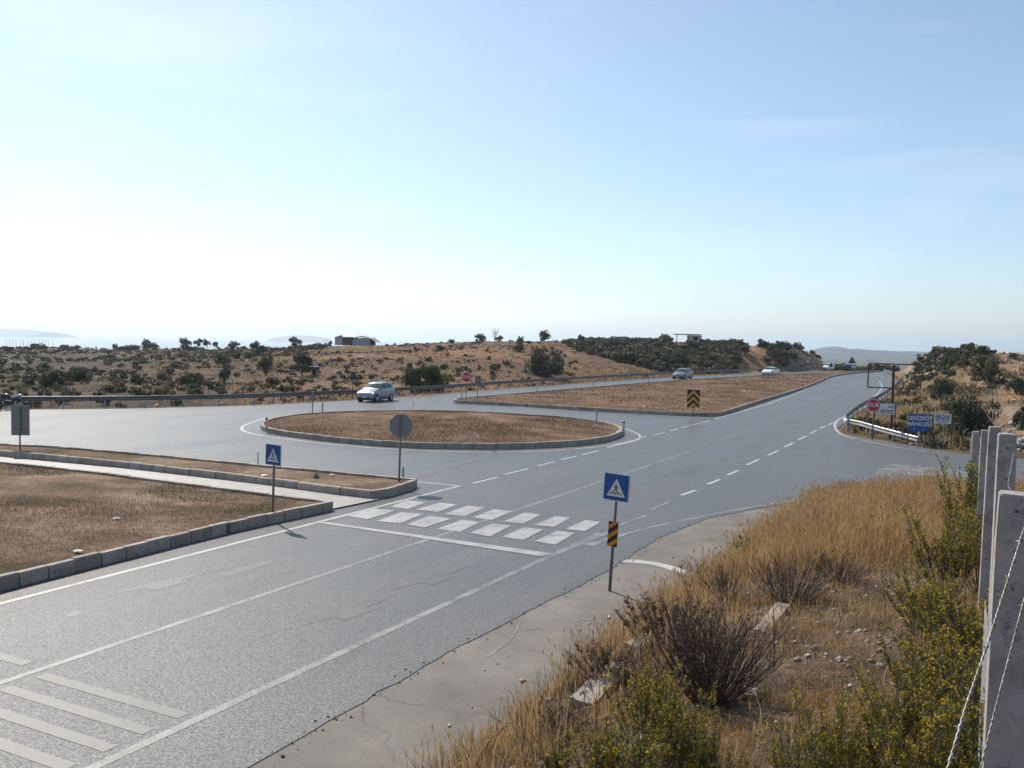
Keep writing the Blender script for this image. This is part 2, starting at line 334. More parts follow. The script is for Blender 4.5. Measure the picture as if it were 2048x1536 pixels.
def asphalt_mat():
    m, t, b = nodes('asphalt'); P = pos(t)
    big = noise(t, .12, 5, P, .6); strk = noise(t, 1, 5, mapping(t, mapping(t, P, (1, 1, 1), (0, 0, HDIR)), (.62, .02, 1)), .6)
    fine = noise(t, 36, 3, P, .9); grit = noise(t, 90, 2, P, .9); gm = noise(t, 20, 4, P, .9)
    c = ramp(t, mathn(t, 'ADD', mathn(t, 'MULTIPLY', big, .5), mathn(t, 'MULTIPLY', strk, .5)), [(.38, (.030, .0285, .027)), (.5, (.056, .052, .049)), (.62, (.092, .085, .078))])
    c = mixc(t, 1, c, ramp(t, fine, [(.3, (.42, .42, .42)), (.5, (.92, .92, .92)), (.7, (1.75, 1.73, 1.7))]), 'MULTIPLY')
    c = mixc(t, 1, c, ramp(t, gm, [(.32, (.5, .5, .5)), (.5, (.97, .97, .97)), (.68, (1.6, 1.58, 1.55))]), 'MULTIPLY')
    c = mixc(t, .55, c, ramp(t, grit, [(.35, (.05, .05, .05)), (.55, (.15, .15, .15)), (.7, (.42, .41, .4))]))
    # oil drips, patches and hairline cracks of the surface itself
    st = ramp(t, noise(t, .55, 6, mapping(t, mapping(t, P, (1, 1, 1), (0, 0, HDIR)), (1.5, .25, 1)), .7), [(.56, (0, 0, 0)), (.74, (.5, .5, .5))]); c = mixc(t, st, c, (.045, .043, .042))
    vo = t.nodes.new('ShaderNodeTexVoronoi'); vo.feature = 'DISTANCE_TO_EDGE'; vo.inputs['Scale'].default_value = .16
    nn = t.nodes.new('ShaderNodeTexNoise'); nn.inputs['Scale'].default_value = .7; nn.inputs['Detail'].default_value = 7; t.links.new(P, nn.inputs[0])
    va = t.nodes.new('ShaderNodeVectorMath'); va.operation = 'MULTIPLY_ADD'; t.links.new(nn.outputs['Color'], va.inputs[0]); va.inputs[1].default_value = (3, 3, 0); t.links.new(P, va.inputs[2]); t.links.new(va.outputs[0], vo.inputs['Vector'])
    ck = mathn(t, 'MULTIPLY', ramp(t, vo.outputs[0], [(0, (1, 1, 1)), (.0035, (0, 0, 0))]), ramp(t, noise(t, .13, 3, P), [(.52, (0, 0, 0)), (.6, (.7, .7, .7))])); c = mixc(t, ck, c, (.03, .03, .03))
    t.links.new(c, b.inputs['Base Color'])
    t.links.new(ramp(t, mathn(t, 'ADD', mathn(t, 'MULTIPLY', strk, .6), mathn(t, 'MULTIPLY', big, .4)), [(.35, (.34, .34, .34)), (.65, (.52, .52, .52))]), b.inputs['Roughness'])
    gs = mathn(t, 'ADD', mathn(t, 'MULTIPLY', gm, .5), mathn(t, 'MULTIPLY', noise(t, 42, 2, P, .9), .5))
    t.links.new(ramp(t, gs, [(.40, (.08, .08, .08)), (.5, (.27, .27, .27)), (.62, (.68, .68, .68))]), b.inputs['Specular IOR Level'])
    bump(t, b, mathn(t, 'ADD', fine, gm), .5, .012)
    return m
M_ASPH = asphalt_mat()
aR = []
for i, (x, y) in enumerate(resample(ASPHR, .35)):
    if y > 45 or x > 40: aR.append((x, y)); continue
    aR.append((x+random.uniform(-.035, .035)+float(fbm(x, y, 1.2, 2))*.05, y+random.uniform(-.03, .03)))
GO = [(x+.25, y-.45) for x, y in GUARD]
asph = GO+[(112, 232)]+[(x-.2, y) if y > 45 else (x, y-.2) for x, y in RLINE]+aR[::-1]+[(-30, -14), (-75, 10)]
tag(cdt_sheet('road', asph, M_ASPH, .006, 5.), kind='structure', label='worn grey asphalt highway and junction', cat='road')
# concrete apron between asphalt and embankment
def concrete_mat():
    m, t, b = nodes('apron_concrete'); P = pos(t); b.inputs['Roughness'].default_value = .8
    n = noise(t, .5, 7, P, .65); f = noise(t, 30, 5, P, .8)
    c = ramp(t, n, [(.3, (.095, .083, .070)), (.5, (.150, .132, .113)), (.7, (.205, .183, .158))])
    c = mixc(t, 1, c, ramp(t, f, [(.28, (.55, .55, .55)), (.45, (1, 1, 1)), (.75, (1.2, 1.2, 1.2))]), 'MULTIPLY')
    v = t.nodes.new('ShaderNodeTexVoronoi'); v.feature = 'DISTANCE_TO_EDGE'; v.inputs['Scale'].default_value = .33
    dn = t.nodes.new('ShaderNodeTexNoise'); dn.inputs['Scale'].default_value = .9; dn.inputs['Detail'].default_value = 6; t.links.new(P, dn.inputs[0])
    ad = t.nodes.new('ShaderNodeVectorMath'); ad.operation = 'MULTIPLY_ADD'; t.links.new(dn.outputs['Color'], ad.inputs[0]); ad.inputs[1].default_value = (1.6, 1.6, 0); t.links.new(P, ad.inputs[2]); t.links.new(ad.outputs[0], v.inputs['Vector'])
    cm = mathn(t, 'MULTIPLY', ramp(t, v.outputs[0], [(.0, (1, 1, 1)), (.008, (0, 0, 0))]), ramp(t, noise(t, .35, 3, P), [(.45, (0, 0, 0)), (.55, (.8, .8, .8))]))
    c = mixc(t, cm, c, (.07, .065, .06))
    sp = ramp(t, noise(t, 9, 2, P, .4), [(.70, (0, 0, 0)), (.76, (1, 1, 1))]); c = mixc(t, mathn(t, 'MULTIPLY', sp, .6), c, (.1, .095, .09))
    t.links.new(c, b.inputs['Base Color']); bump(t, b, f, .3, .006); return m
FO = [(x+.9, y-.2) if y < 27 else (x, y-.6) for x, y in FOOT]
ap_in = [(x-.35, y) if y < 27 else (x, y+.3) for x, y in ASPHR]
apl = ap_in[:11]+FO[:9][::-1]
tag(cdt_sheet('concrete_apron', apl, concrete_mat(), lambda X, Y: -.004+.0*X, 3.), kind='structure', label='pale cracked concrete shoulder at the foot of the embankment', cat='pavement')

# ------------------------------------------------------------------ traffic islands, kerbs, path
def island_mat(name, a, b_, c_, dk):
    m, t, b = nodes(name); P = pos(t); b.inputs['Roughness'].default_value = .95; b.inputs['Specular IOR Level'].default_value = .1
    c = ramp(t, noise(t, .35, 7, mapping(t, P, (1, 1.6, 1)), .7), [(.36, dk), (.46, a), (.55, b_), (.66, c_)])
    c = mixc(t, 1, c, ramp(t, noise(t, 7, 6, P, .75), [(.3, (.5, .5, .5)), (.5, (1, 1, 1)), (.7, (1.5, 1.45, 1.4))]), 'MULTIPLY')
    t.links.new(c, b.inputs['Base Color']); bump(t, b, noise(t, 12, 7, P, .75), .7, .05); return m
M_SOIL = island_mat('dry_soil', (.135, .078, .047), (.175, .110, .069), (.215, .145, .095), (.085, .058, .04))
M_SOILG = island_mat('dry_lawn', (.145, .092, .060), (.205, .140, .094), (.29, .215, .152), (.075, .06, .036))
def kerbmat():
    m, t, b = nodes('kerb_concrete'); P = pos(t); b.inputs['Roughness'].default_value = .85
    isl = t.nodes.new('ShaderNodeNewGeometry').outputs['Random Per Island']
    c = ramp(t, isl, [(0, (.29, .245, .21)), (.5, (.345, .30, .255)), (1, (.40, .345, .295))])
    c = mixc(t, 1, c, ramp(t, noise(t, 2.5, 7, P, .7), [(.3, (.7, .68, .65)), (.5, (1, 1, 1)), (.7, (1.2, 1.18, 1.14))]), 'MULTIPLY')
    c = mixc(t, ramp(t, noise(t, 6, 5, P, .7), [(.58, (0, 0, 0)), (.68, (.7, .7, .7))]), c, (.09, .08, .07)); t.links.new(c, b.inputs['Base Color']); bump(t, b, noise(t, 14, 6, P, .7), .5, .012); return m
M_KERB = kerbmat()
_unused = None
def inset(P, d):
    n = len(P); out = []; A = sum(P[i][0]*P[(i+1) % n][1]-P[(i+1) % n][0]*P[i][1] for i in range(n)); s = 1 if A > 0 else -1
    for i in range(n):
        a, b, c = np.array(P[i-1]), np.array(P[i]), np.array(P[(i+1) % n])
        t = (c-a)/max(np.linalg.norm(c-a), 1e-6); nrm = np.array((-t[1], t[0]))*s; out.append(tuple(b+nrm*d))
    return out
def kerb(P, closed, kh=.27, kw=.16, side=1, gap=.012, stone=.6):
    Q = resample(P, stone, closed); n = len(Q); V = []; Fc = []
    for i in range(n if closed else n-1):
        a = np.array(Q[i]); b = np.array(Q[(i+1) % n]); t = (b-a); l = np.linalg.norm(t); t = t/l; nr = np.array((-t[1], t[0]))*side
        if i % 1 == 0: j = random.uniform(-.012, .012); jh = random.uniform(-.010, .010)
        a2 = a+t*gap+nr*j; b2 = b-t*gap+nr*j
        k = len(V)
        for e in (a2, b2):
            dz = -float(drop(e[1]))
            for o, z in ((0, -.1), (0.0, kh-.03+jh), (.022, kh+jh), (kw, kh+jh), (kw, -.1)):
                q = e+nr*o; V.append((q[0], q[1], z+dz))
        Fc += [(k+s, k+s+1, k+s+6, k+s+5) for s in range(4)]+[(k, k+4, k+3, k+1), (k+1, k+3, k+2, k+2), (k+5, k+6, k+8, k+9), (k+6, k+7, k+8, k+8)]
    mb = MB(); mb.v = [tuple(map(float, p)) for p in V]; mb.f = [tuple(dict.fromkeys(f)) for f in Fc]
    o = mb.build('kerb', M_KERB)
    return tag(o, kind='structure')
def kerb_core(P, closed, side, kh=.235):       # mortar strip behind the joints
    Q = resample(P, 1.2, closed); n = len(Q); V = []; Fc = []
    for i in range(n):
        a = np.array(Q[i]); pv = np.array(Q[i-1] if (i or closed) else Q[i]); nx = np.array(Q[(i+1) % n] if (i < n-1 or closed) else Q[i]); t = nx-pv; t = t/np.linalg.norm(t); nr = np.array((-t[1], t[0]))*side
        dz = -float(drop(a[1])); p, q = a+nr*.02, a+nr*.15; V += [(p[0], p[1], -.1+dz), (p[0], p[1], kh+dz), (q[0], q[1], kh+dz), (q[0], q[1], -.1+dz)]
    for i in range(n if closed else n-1):
        k = i*4; m = ((i+1) % n)*4; Fc += [(k, k+1, m+1, m), (k+1, k+2, m+2, m+1), (k+2, k+3, m+3, m+2)]
    return tag(link('mortar', npmesh('mortar', V, Fc), simple_mortar), kind='structure')
simple_mortar = simple('kerb_mortar', (.13, .12, .11), (.09, .085, .08), 5, .9)
def island(name, P, mat, label, dome=.12):
    I = inset(P, .14)
    def zf(X, Y):
        d = np.abs(sdist(X, Y, I+[I[0]]))
        return .2+dome*sstep(d/4)+fbm(X, Y, 1.6, 3)*.05*sstep(d/.6)-drop(Y)
    tag(cdt_sheet(name, I, mat, zf, 1.0), kind='structure', label=label, cat='ground'); return I
def area(P): return sum(P[i][0]*P[(i+1) % len(P)][1]-P[(i+1) % len(P)][0]*P[i][1] for i in range(len(P)))
C_RAW = [(-13.5, 45.1), (-13.9, 48.4), (-13.2, 51.3), (-11.9, 53.5), (-9.6, 55.2), (-6.4, 56.4), (-3, 56.5), (0.2, 55.5), (3.4, 53.7), (5.4, 51.2), (6.3, 48.4), (6.0, 45.0), (4.6, 41.9), (2.6, 39.9), (0.1, 38.7), (-2.7, 38.2), (-5.2, 38.4), (-7.7, 39.5), (-10.3, 41.2), (-12.3, 43.0)]
C_ISL = smooth(C_RAW, 2, True)
D_RAW = [(-4.6, 66.6), (-4.6, 68.4), (-3.6, 70.6), (0.2, 77.0), (8.3, 91.0), (17.2, 106.2), (26.6, 120), (42.0, 141.5), (51.8, 154.0), (62.0, 166.4), (71, 177), (80, 187.6), (82.3, 189.5), (81, 186.5), (72, 174.5), (65.6, 165.2), (58, 151.5), (51.7, 139.0), (43.4, 119.9), (33.1, 97.4), (23.6, 78.0), (19.6, 69.7), (15.4, 60.9), (14.4, 59.2), (13.0, 58.6), (9.7, 59.6), (4.7, 62.2), (0.0, 64.9), (-3.4, 66.2)]
D_ISL = smooth(D_RAW, 1, True)
A_ISL = [(-15, -2), (-13, 9), (-11.2, 12.8), (-9.6, 15.8), (-8.4, 18.2), (-6.9, 21.1), (-5.0, 24.05), (-5.2, 24.2), (-7.6, 25.3), (-9.75, 26.4), (-13.8, 28.45), (-18.35, 30.35), (-27, 33.6), (-45, 39), (-48, 10), (-30, -6)]
B_ISL = [(-4.2, 25.75), (-3.9, 26.0), (-3.25, 27.4), (-3.0, 28.3), (-3.2, 28.1), (-3.6, 28.5), (-9.3, 30.9), (-14.0, 32.95), (-17.2, 34.2), (-19.3, 34.9), (-20.6, 35.0), (-23.5, 36.2), (-45, 43), (-45, 41.5), (-27, 35.9), (-19.8, 32.95), (-14.0, 30.7), (-8.6, 28.1), (-6.3, 26.8), (-5.0, 26.1)]
for nm, P, mt, lb, dm in (('island_soil', C_ISL, M_SOIL, 'oval kerbed island of dry brown earth in the middle of the junction', .3), ('island_soil', D_ISL, M_SOIL, 'long kerbed median of dry grass between the carriageways', .25),
                          ('island_soil', A_ISL, M_SOILG, 'kerbed plot of dry patchy grass at the lower left', .1), ('island_soil', B_ISL, M_SOILG, 'narrow kerbed strip of straw-coloured grass by the slip road', .06)):
    island(nm, P, mt, lb, dm)
    sd_ = 1 if area(P) > 0 else -1
    kerb(P, True, side=sd_); kerb_core(P, True, sd_)
# paved footpath between the plots
def paver_mat():
    m, t, b = nodes('pavers'); P = mapping(t, pos(t), (1, 1, 1), (0, 0, .42)); b.inputs['Roughness'].default_value = .6
    br = t.nodes.new('ShaderNodeTexBrick'); br.inputs['Scale'].default_value = 1; br.inputs['Brick Width'].default_value = .4; br.inputs['Row Height'].default_value = .2; br.inputs['Mortar Size'].default_value = .008
    br.inputs['Color1'].default_value = (.34, .31, .28, 1); br.inputs['Color2'].default_value = (.28, .26, .235, 1); br.inputs['Mortar'].default_value = (.16, .15, .135, 1)
    t.links.new(P, br.inputs['Vector']); c = mixc(t, 1, br.outputs[0], ramp(t, noise(t, 3, 6, P, .7), [(.3, (.7, .7, .7)), (.7, (1.2, 1.2, 1.2))]), 'MULTIPLY')
    t.links.new(c, b.inputs['Base Color']); bump(t, b, br.outputs['Fac'], -.4, .01); return m
tag(cdt_sheet('footpath', [(-5.1, 24.0), (-3.95, 25.7), (-5.0, 26.2), (-8.6, 28.2), (-14.0, 30.8), (-19.8, 33.05), (-27, 36), (-44, 41), (-44, 38.6), (-27, 33.5), (-18.35, 30.2), (-13.8, 28.3), (-7.6, 25.2)], paver_mat(), .045, 4.), kind='structure', label='pale block-paved footpath between two kerbed plots', cat='path')

# ------------------------------------------------------------------ painted markings
def paint_mat(name, wear, col=(.46, .45, .425), thr=.5, rg=.5):
    m, t, b = nodes(name); P = pos(t); b.inputs['Roughness'].default_value = rg
    wr_ = mathn(t, 'ADD', mathn(t, 'MULTIPLY', noise(t, 40, 3, P, .8), .55), mathn(t, 'MULTIPLY', noise(t, 1.6, 5, P, .7), .45))
    f = ramp(t, wr_, [(thr-.055, (wear,)*3), (thr+.055, (1, 1, 1))])
    c = mixc(t, f, (.062, .058, .055), ramp(t, noise(t, 3, 4, P), [(.3, tuple(q*.86 for q in col)), (.7, col)]))
    t.links.new(c, b.inputs['Base Color']); bump(t, b, noise(t, 55, 3, P, .8), .4, .008); return m
PM_W = paint_mat('road_paint', .3, thr=.45); PM_F = paint_mat('faded_road_paint', .12, (.27, .262, .25), .5); PM_FF = paint_mat('worn_road_paint', .05, (.095, .092, .088), .545)
PM_B = paint_mat('crossing_paint', .35, (.38, .37, .355), .465)
PM_R = paint_mat('rumble_paint', .2, (.10, .097, .093), .5, .5)
class Marks:
    def __init__(s): s.mb = MB()
    def line(s, pts, wd, z=.0095, dash=None, step=1.0):
        Q = resample(pts, step); segs = []
        if dash:
            Q = resample(pts, .25); on, off, ph = dash; acc = 0; cur = []
            for i, q in enumerate(Q):
                k = ((i*.25+ph) % (on+off)) < on
                if k: cur.append(q)
                elif cur: segs.append(cur); cur = []
            if cur: segs.append(cur)
        else: segs = [Q]
        for S in segs:
            if len(S) < 2: continue
            vs = []; A = [np.array(q) for q in S]
            for i, a in enumerate(A):
                t = A[min(i+1, len(A)-1)]-A[max(i-1, 0)]; t = t/np.linalg.norm(t); n = np.array((-t[1], t[0]))*wd/2; dz = z-float(drop(a[1]))
                vs += [(*(a+n), dz), (*(a-n), dz)]
            s.mb.add(vs, [(2*i, 2*i+1, 2*i+3, 2*i+2) for i in range(len(A)-1)])
    def quad(s, P, z=.0095): s.mb.add([(x, y, z) for x, y in P], [tuple(range(len(P)))])
    def done(s, name, mat, label): tag(s.mb.build(name, mat), kind='structure', label=label, cat='road marking')
def GP(l): return [G(*p) for p in l]
EL0, EL1 = G(0, 1208), G(920, 972); ed = np.array(EL1)-np.array(EL0); ed /= np.linalg.norm(ed); EN = np.array((ed[1], -ed[0]))   # EN points to the right side of the highway
def HP(s, o): q = np.array(EL0)+ed*s+EN*o; return (float(q[0]), float(q[1]))     # along, across from the left edge line
mk = Marks()
mk.line([HP(-22, 0), HP(15.4, 0)], .13)
mk.line(GP([(834, 964), (920, 972)]), .12)
mk.line(GP([(1430, 838), (1480, 824), (1536, 808), (1580, 792), (1620, 775), (1645, 763), (1665, 755), (1690, 747.5)]), .14)
mk.line(smooth(GP([(1420, 840), (1400, 836), (1300, 830), (1200, 822.5), (1100, 816.5), (1024, 813)]), 1), .12, z=.0115)
ring = inset(C_ISL, -.95 if True else 0)
W1 = [(477, 857), (500, 846), (512, 842)]
mk.line(smooth(GP([(532, 836), (500, 846), (477, 857), (500, 868), (560, 876.5), (640, 887), (750, 897), (900, 904), (1024, 905), (1150, 899), (1230, 889.5), (1275, 880), (1284, 873), (1268, 864), (1245, 856), (1200, 848)]), 2), .14)
mk.line(GP([(1213, 896), (1245, 888), (1280, 879)]), .14, z=.0117)
mk.line(smooth(GP([(1711, 878), (1685, 871), (1673, 862), (1668, 850), (1675, 840), (1691, 832), (1712, 820), (1731, 809), (1748, 795), (1761, 782), (1765, 772), (1758, 762)]), 1), .15)
mk.line(smooth(GP([(1720, 880), (1760, 888), (1800, 896), (1850, 903)]), 1), .12, z=.0113)
mk.done('edge_line', PM_W, 'white solid edge lines along kerbs and carriageway')
mk = Marks()
for a, b in (((945, 967), (994, 955)), ((1010, 949), (1056, 938)), ((1076, 932), (1110, 923.5)), ((1122, 919.5), (1152, 913)), ((1164, 910), (1198, 901)), ((1280, 876), (1292, 873)), ((1306, 870.5), (1329, 865)), ((1340, 862), (1358, 857)), ((1362, 856), (1380, 851.5)), ((1384, 850.5), (1400, 846.5)), ((1403, 845.5), (1419, 841))):
    mk.line(GP([a, b]), .13)
for a, b in (((1362, 991), (1391, 981)), ((1415, 969), (1440, 959)), ((1455, 950.5), (1477, 941)), ((1493, 930.5), (1518, 919)), ((1536, 911), (1556, 901.5)), ((1568, 894.5), (1587, 886)), ((1597, 880), (1613, 872)), ((1620, 867.5), (1633, 861)), ((1640, 857.5), (1651, 852.5)), ((1656, 850), (1666, 845.5))):
    mk.line(GP([a, b]), .14)
mk.done('lane_dash', PM_W, 'white broken lines crossing the junction mouths')
mk = Marks()
mk.line([HP(-22, 3.42), HP(24.2, 3.62)], .13); mk.line([HP(-22, 6.6), HP(11.4, 6.8)], .15)
for a, b in (((1313, 925.5), (1378, 904)), ((1437, 882), (1476, 867))): mk.line(GP([a, b]), .13)
mk.line(GP([(1536, 845), (1552, 839)]), .12)
for a, b in (((1105, 1112), (1235, 1058)), ((1238, 1052), (1292, 1032)), ((1302, 1020), (1342, 1003)), ((1180, 1092), (1260, 1066))): mk.line(GP([a, b]), .13, z=.0112)
mk.line(smooth(GP([(1170, 1090), (1240, 1071), (1320, 1050), (1400, 1034), (1500, 1015), (1630, 995)]), 1), .13, z=.0088)
mk.line(GP([(107, 885), (180, 875), (250, 869), (330, 858)]), .12)
mk.done('lane_line', PM_F, 'faded white lane lines on the highway')
mk = Marks()
mk.line(GP([(820, 955), (900, 933), (1000, 905)]), .6); pass
for s0, o0 in ((1.3, 1.25), (1.9, 5.45), (4.5, 5.5)):
    mk.quad([HP(s0, o0-.1), HP(s0+.7, o0+.05), HP(s0+.72, o0+.32), HP(s0+.55, o0+.33), HP(s0+1.5, o0+.42), HP(s0+1.45, o0+.2), HP(s0+2.4, o0+.22), HP(s0+1.0, o0-.12)], .0088)
mk.quad([HP(3.4, 1.7), HP(3.4, 2.05), HP(4.9, 2.0), HP(4.9, 1.72)], .0088); mk.quad([HP(.2, 1.5), HP(.2, 1.75), HP(.45, 1.75), HP(.45, 1.5)], .0088)
mk.done('worn_arrow', PM_FF, 'almost worn-away arrows on the highway lanes')
mk = Marks()
mk.quad(GP([(633, 1046), (655, 1045.5), (1106, 1108), (1084, 1114)]), .0145)
row1 = [(695, 1033, 735, 1039.5, 791, 1022, 745, 1017.5), (753, 1043, 800, 1048, 846, 1029, 803, 1025), (814, 1050, 850, 1056, 903, 1038, 858, 1033), (873, 1059, 920, 1065, 960, 1045, 924, 1040.5), (938, 1067, 980, 1074, 1023, 1052.5, 985, 1048), (1003, 1075, 1046, 1081, 1087, 1060.5, 1049, 1055), (1068, 1084, 1112, 1090.5, 1150, 1067, 1115, 1062)]
row2 = [(780, 1014, 815, 1019, 852, 1006, 815, 1001), (832, 1020, 876, 1025, 914, 1010, 880, 1006), (888, 1029, 930, 1033, 970, 1016, 936, 1012), (945, 1036, 985, 1041, 1025, 1023, 988, 1019.5), (1007, 1044, 1046, 1048.5, 1082, 1030, 1049, 1026), (1068, 1051, 1108, 1055, 1141, 1036.5, 1110, 1033), (1130, 1059, 1170, 1063.5, 1201, 1045, 1172, 1040.5)]
for q in row1+row2: mk.quad(GP([(q[0], q[1]), (q[2], q[3]), (q[4], q[5]), (q[6], q[7])]), .0145)
mk.done('crossing_stripe', PM_B, 'white stop line and two rows of crossing stripes')
mk = Marks()
for k in range(6):        # raised rumble bars at the lower left
    s0 = -1.31-k*.52
    for o0, o1, ds in ((3.72, 6.5, -.16), (.3, 3.15, -.2)):
        mk.quad([HP(s0+ds, o0), HP(s0+ds-.19, o0), HP(s0-.19, o1), HP(s0, o1)], .0100)
mk.done('rumble_bar', PM_R, 'worn grey rumble bars across the near lanes')
mk = Marks()
mk.line(smooth(GP([(1240, 1121), (1270, 1122), (1320, 1128), (1385, 1150)]), 1), .28, z=.001, step=.4);
mk.done('sand_streak', paint_mat('cement_wash', .25, (.50, .48, .45), .45), 'white cement wash and a thin curved streak on the concrete apron')
mk = Marks()
mk.line(smooth(GP([(1760, 948), (1775, 931), (1820, 934), (1900, 941)]), 1), .3, z=.009, step=.5)

mk.line(smooth(GP([(975, 1313), (1020, 1283), (1038, 1250), (1040, 1245)]), 1), .035, z=.001, step=.3)
mk.quad(GP([(1745, 950), (1775, 928), (1910, 938), (1960, 955)]), .0085)
mk.done('sand_streak', paint_mat('sand', .05, (.34, .31, .27), .53), 'pale spilled sand streak on the side road')

# ------------------------------------------------------------------ sea, distant land
m, t, b = nodes('sea_water'); b.inputs['Base Color'].default_value = (.02, .055, .08, 1); b.inputs['Roughness'].default_value = .22
P = pos(t); bump(t, b, mathn(t, 'ADD', noise(t, .05, 4, P), noise(t, .6, 4, P)), .6, 1.5)
mb = MB(); mb.add([(-40000, 150, -38), (4000, 150, -38), (4000, 41000, -38), (-40000, 41000, -38)], [(0, 1, 2, 3)])
tag(mb.build('sea', m), kind='structure', label='pale hazy blue sea beyond the scrubland', cat='sea')
M_FARL = simple('far_land', (.025, .035, .055), (.04, .05, .065), .002, .9)  # dark land colour tinted blue to imitate air haze
def ridge(name, prof, dist, base, depth, label):
    V = []; K = 9; n = 160; us = np.linspace(prof[0][0], prof[-1][0], n); tops = np.interp(us, [p[0] for p in prof], [p[1] for p in prof])
    for i, (u_, yy) in enumerate(zip(us, tops)):
        hz = HY+ROLL*(u_-1024); zt_ = H-(yy-hz)*dist/F+float(fbm(u_, dist, 9, 3))*dist*.0006*(1 if 0 < i < n-1 else 0)
        for k in range(K):
            s = k/(K-1)*2-1; d = dist+s*depth; V.append(((u_-1024)/F*dist*(1+s*depth/dist*.3), d, base+(zt_-base)*max(0, 1-abs(s)**1.6)))
    Fc = [(i*K+k, (i+1)*K+k, (i+1)*K+k+1, i*K+k+1) for i in range(n-1) for k in range(K-1)]
    tag(link(name, npmesh(name, V, Fc, True), M_FARL), kind='structure', label=label, cat='hills')
ridge('island_hill', [(-260, 663), (-160, 654), (-60, 657), (0, 657.5), (45, 658.5), (75, 661), (108, 665)], 8000, -38, 700, 'long low hazy island at the left on the sea horizon')
ridge('island_hill', [(548, 675), (575, 672), (600, 670.5), (625, 672), (655, 676)], 8500, -38, 400, 'faint small island on the hazy sea horizon')
ridge('distant_hills', [(1560, 706), (1625, 704), (1645, 700), (1654, 693.5), (1672, 693.5), (1682, 698), (1700, 698), (1710, 697), (1740, 700), (1790, 702), (1830, 703), (1900, 705), (2100, 710)], 3400, -30, 500, 'hazy blue hills beyond the coastal plain')
ridge('distant_hills', [(1580, 729), (1640, 726), (1700, 728), (1760, 726), (1830, 729), (1900, 730)], 1700, -28, 150, 'low wooded plain beyond the road crest')
# air
hm = bpy.data.materials.new('haze'); hm.use_nodes = True; t = hm.node_tree; t.nodes.clear()
out = t.nodes.new('ShaderNodeOutputMaterial'); pv = t.nodes.new('ShaderNodeVolumePrincipled'); pv.inputs['Density'].default_value = .00014
pv.inputs['Color'].default_value = (.80, .90, 1, 1); pv.inputs['Anisotropy'].default_value = .45; t.links.new(pv.outputs[0], out.inputs[1])
mb = MB(); mb.box((0, 0, (190-62)/2), (84000, 84000, 190+62+0)); o = mb.build('haze', hm); tag(o, kind='stuff', label='pale sea haze in the air', cat='haze')
# ------------------------------------------------------------------ shared materials
M_GALV = simple('galvanised_steel', (.36, .37, .38), (.28, .29, .30), 3, .42, .75)
M_RAIL = simple('guardrail_steel', (.17, .165, .16), (.11, .105, .10), 1.1, .45, .45)  # rail base darkened to imitate shade on the face toward the camera
M_POLE = simple('pole_steel', (.20, .20, .205), (.15, .15, .155), 4, .55, .5)
M_SBACK = simple('sign_back', (.22, .225, .23), (.18, .185, .19), 3, .5, .4)
M_BLUE = simple('sign_blue', (.010, .085, .30), (.010, .075, .26), 3, .4)
M_WHITE = simple('sign_white', (.78, .78, .77), (.66, .66, .65), 3, .45)
M_BLACK = simple('sign_black', (.015, .015, .016), None, 3, .5)
M_RED = simple('sign_red', (.50, .02, .03), (.42, .018, .025), 3, .4)
M_YEL = simple('sign_yellow', (.70, .36, .012), (.60, .30, .01), 3, .45)
M_ORA = simple('sign_orange', (.72, .26, .012), (.6, .2, .01), 3, .45)
M_RUST = simple('rusty_steel', (.060, .022, .014), (.10, .04, .025), 6, .8)
M_DARK = simple('dark_metal', (.03, .03, .032), (.05, .045, .04), 6, .6)
def postmat():
    m, t, b = nodes('post_concrete'); b.inputs['Roughness'].default_value = .9; P = pos(t)
    c = ramp(t, noise(t, 3.5, 8, P, .7), [(.3, (.19, .165, .155)), (.48, (.35, .31, .292)), (.7, (.45, .405, .38))])
    c = mixc(t, ramp(t, noise(t, 16, 6, P, .75), [(.55, (0, 0, 0)), (.66, (.75, .75, .75))]), c, (.11, .095, .085)); c = mixc(t, ramp(t, noise(t, 45, 3, P, .6), [(.62, (0, 0, 0)), (.68, (.8, .8, .8))]), c, (.40, .38, .36))
    t.links.new(c, b.inputs['Base Color']); bump(t, b, noise(t, 40, 8, P, .75), .7, .012); return m
M_CONC = postmat()
M_NAVY = simple('sign_navy', (.02, .03, .13), None, 3, .5)
SIGN_RZ = math.atan2(-.5, .866)*-1      # local -y faces oncoming traffic
def rz_face(dx, dy):            # rotation so that local -y looks along (dx, dy)
    return math.atan2(dx, -dy)
RZ_T = rz_face(-.5, -.866)
def text(body, size, mat, parent, x, z, y=-.016, sx=1., align='CENTER', ext=.002, name='lettering', bold=0.):
    cu = bpy.data.curves.new(name, 'FONT'); cu.body = body; cu.size = size; cu.align_x = align; cu.align_y = 'CENTER'; cu.extrude = ext; cu.offset = bold*size
    tmp = bpy.data.objects.new(name, cu); COL.objects.link(tmp)
    me = bpy.data.meshes.new_from_object(tmp.evaluated_get(bpy.context.evaluated_depsgraph_get())); bpy.data.objects.remove(tmp); bpy.data.curves.remove(cu)
    me.transform(Matrix.Translation((x, y, z)) @ Matrix.Rotation(R(90), 4, 'X') @ Matrix.Diagonal((sx, 1, 1, 1)))
    me.materials.clear(); return link(name, me, mat, parent)
def flat(poly, mat, parent, name, y=-.012, th=.003): return MB().prism(poly, y-th, y).build(name, mat, parent)
def pole(root, h, r=.03, mat=None, name='pole', x=0, y=.03, z0=-.15):
    return MB().tube([(x, y, z0), (x, y, h)], r, 10).build(name, mat or M_POLE, root, True)
def rect(w_, h_, cz, cx=0): return [(cx-w_/2, cz-h_/2), (cx+w_/2, cz-h_/2), (cx+w_/2, cz+h_/2), (cx-w_/2, cz+h_/2)]
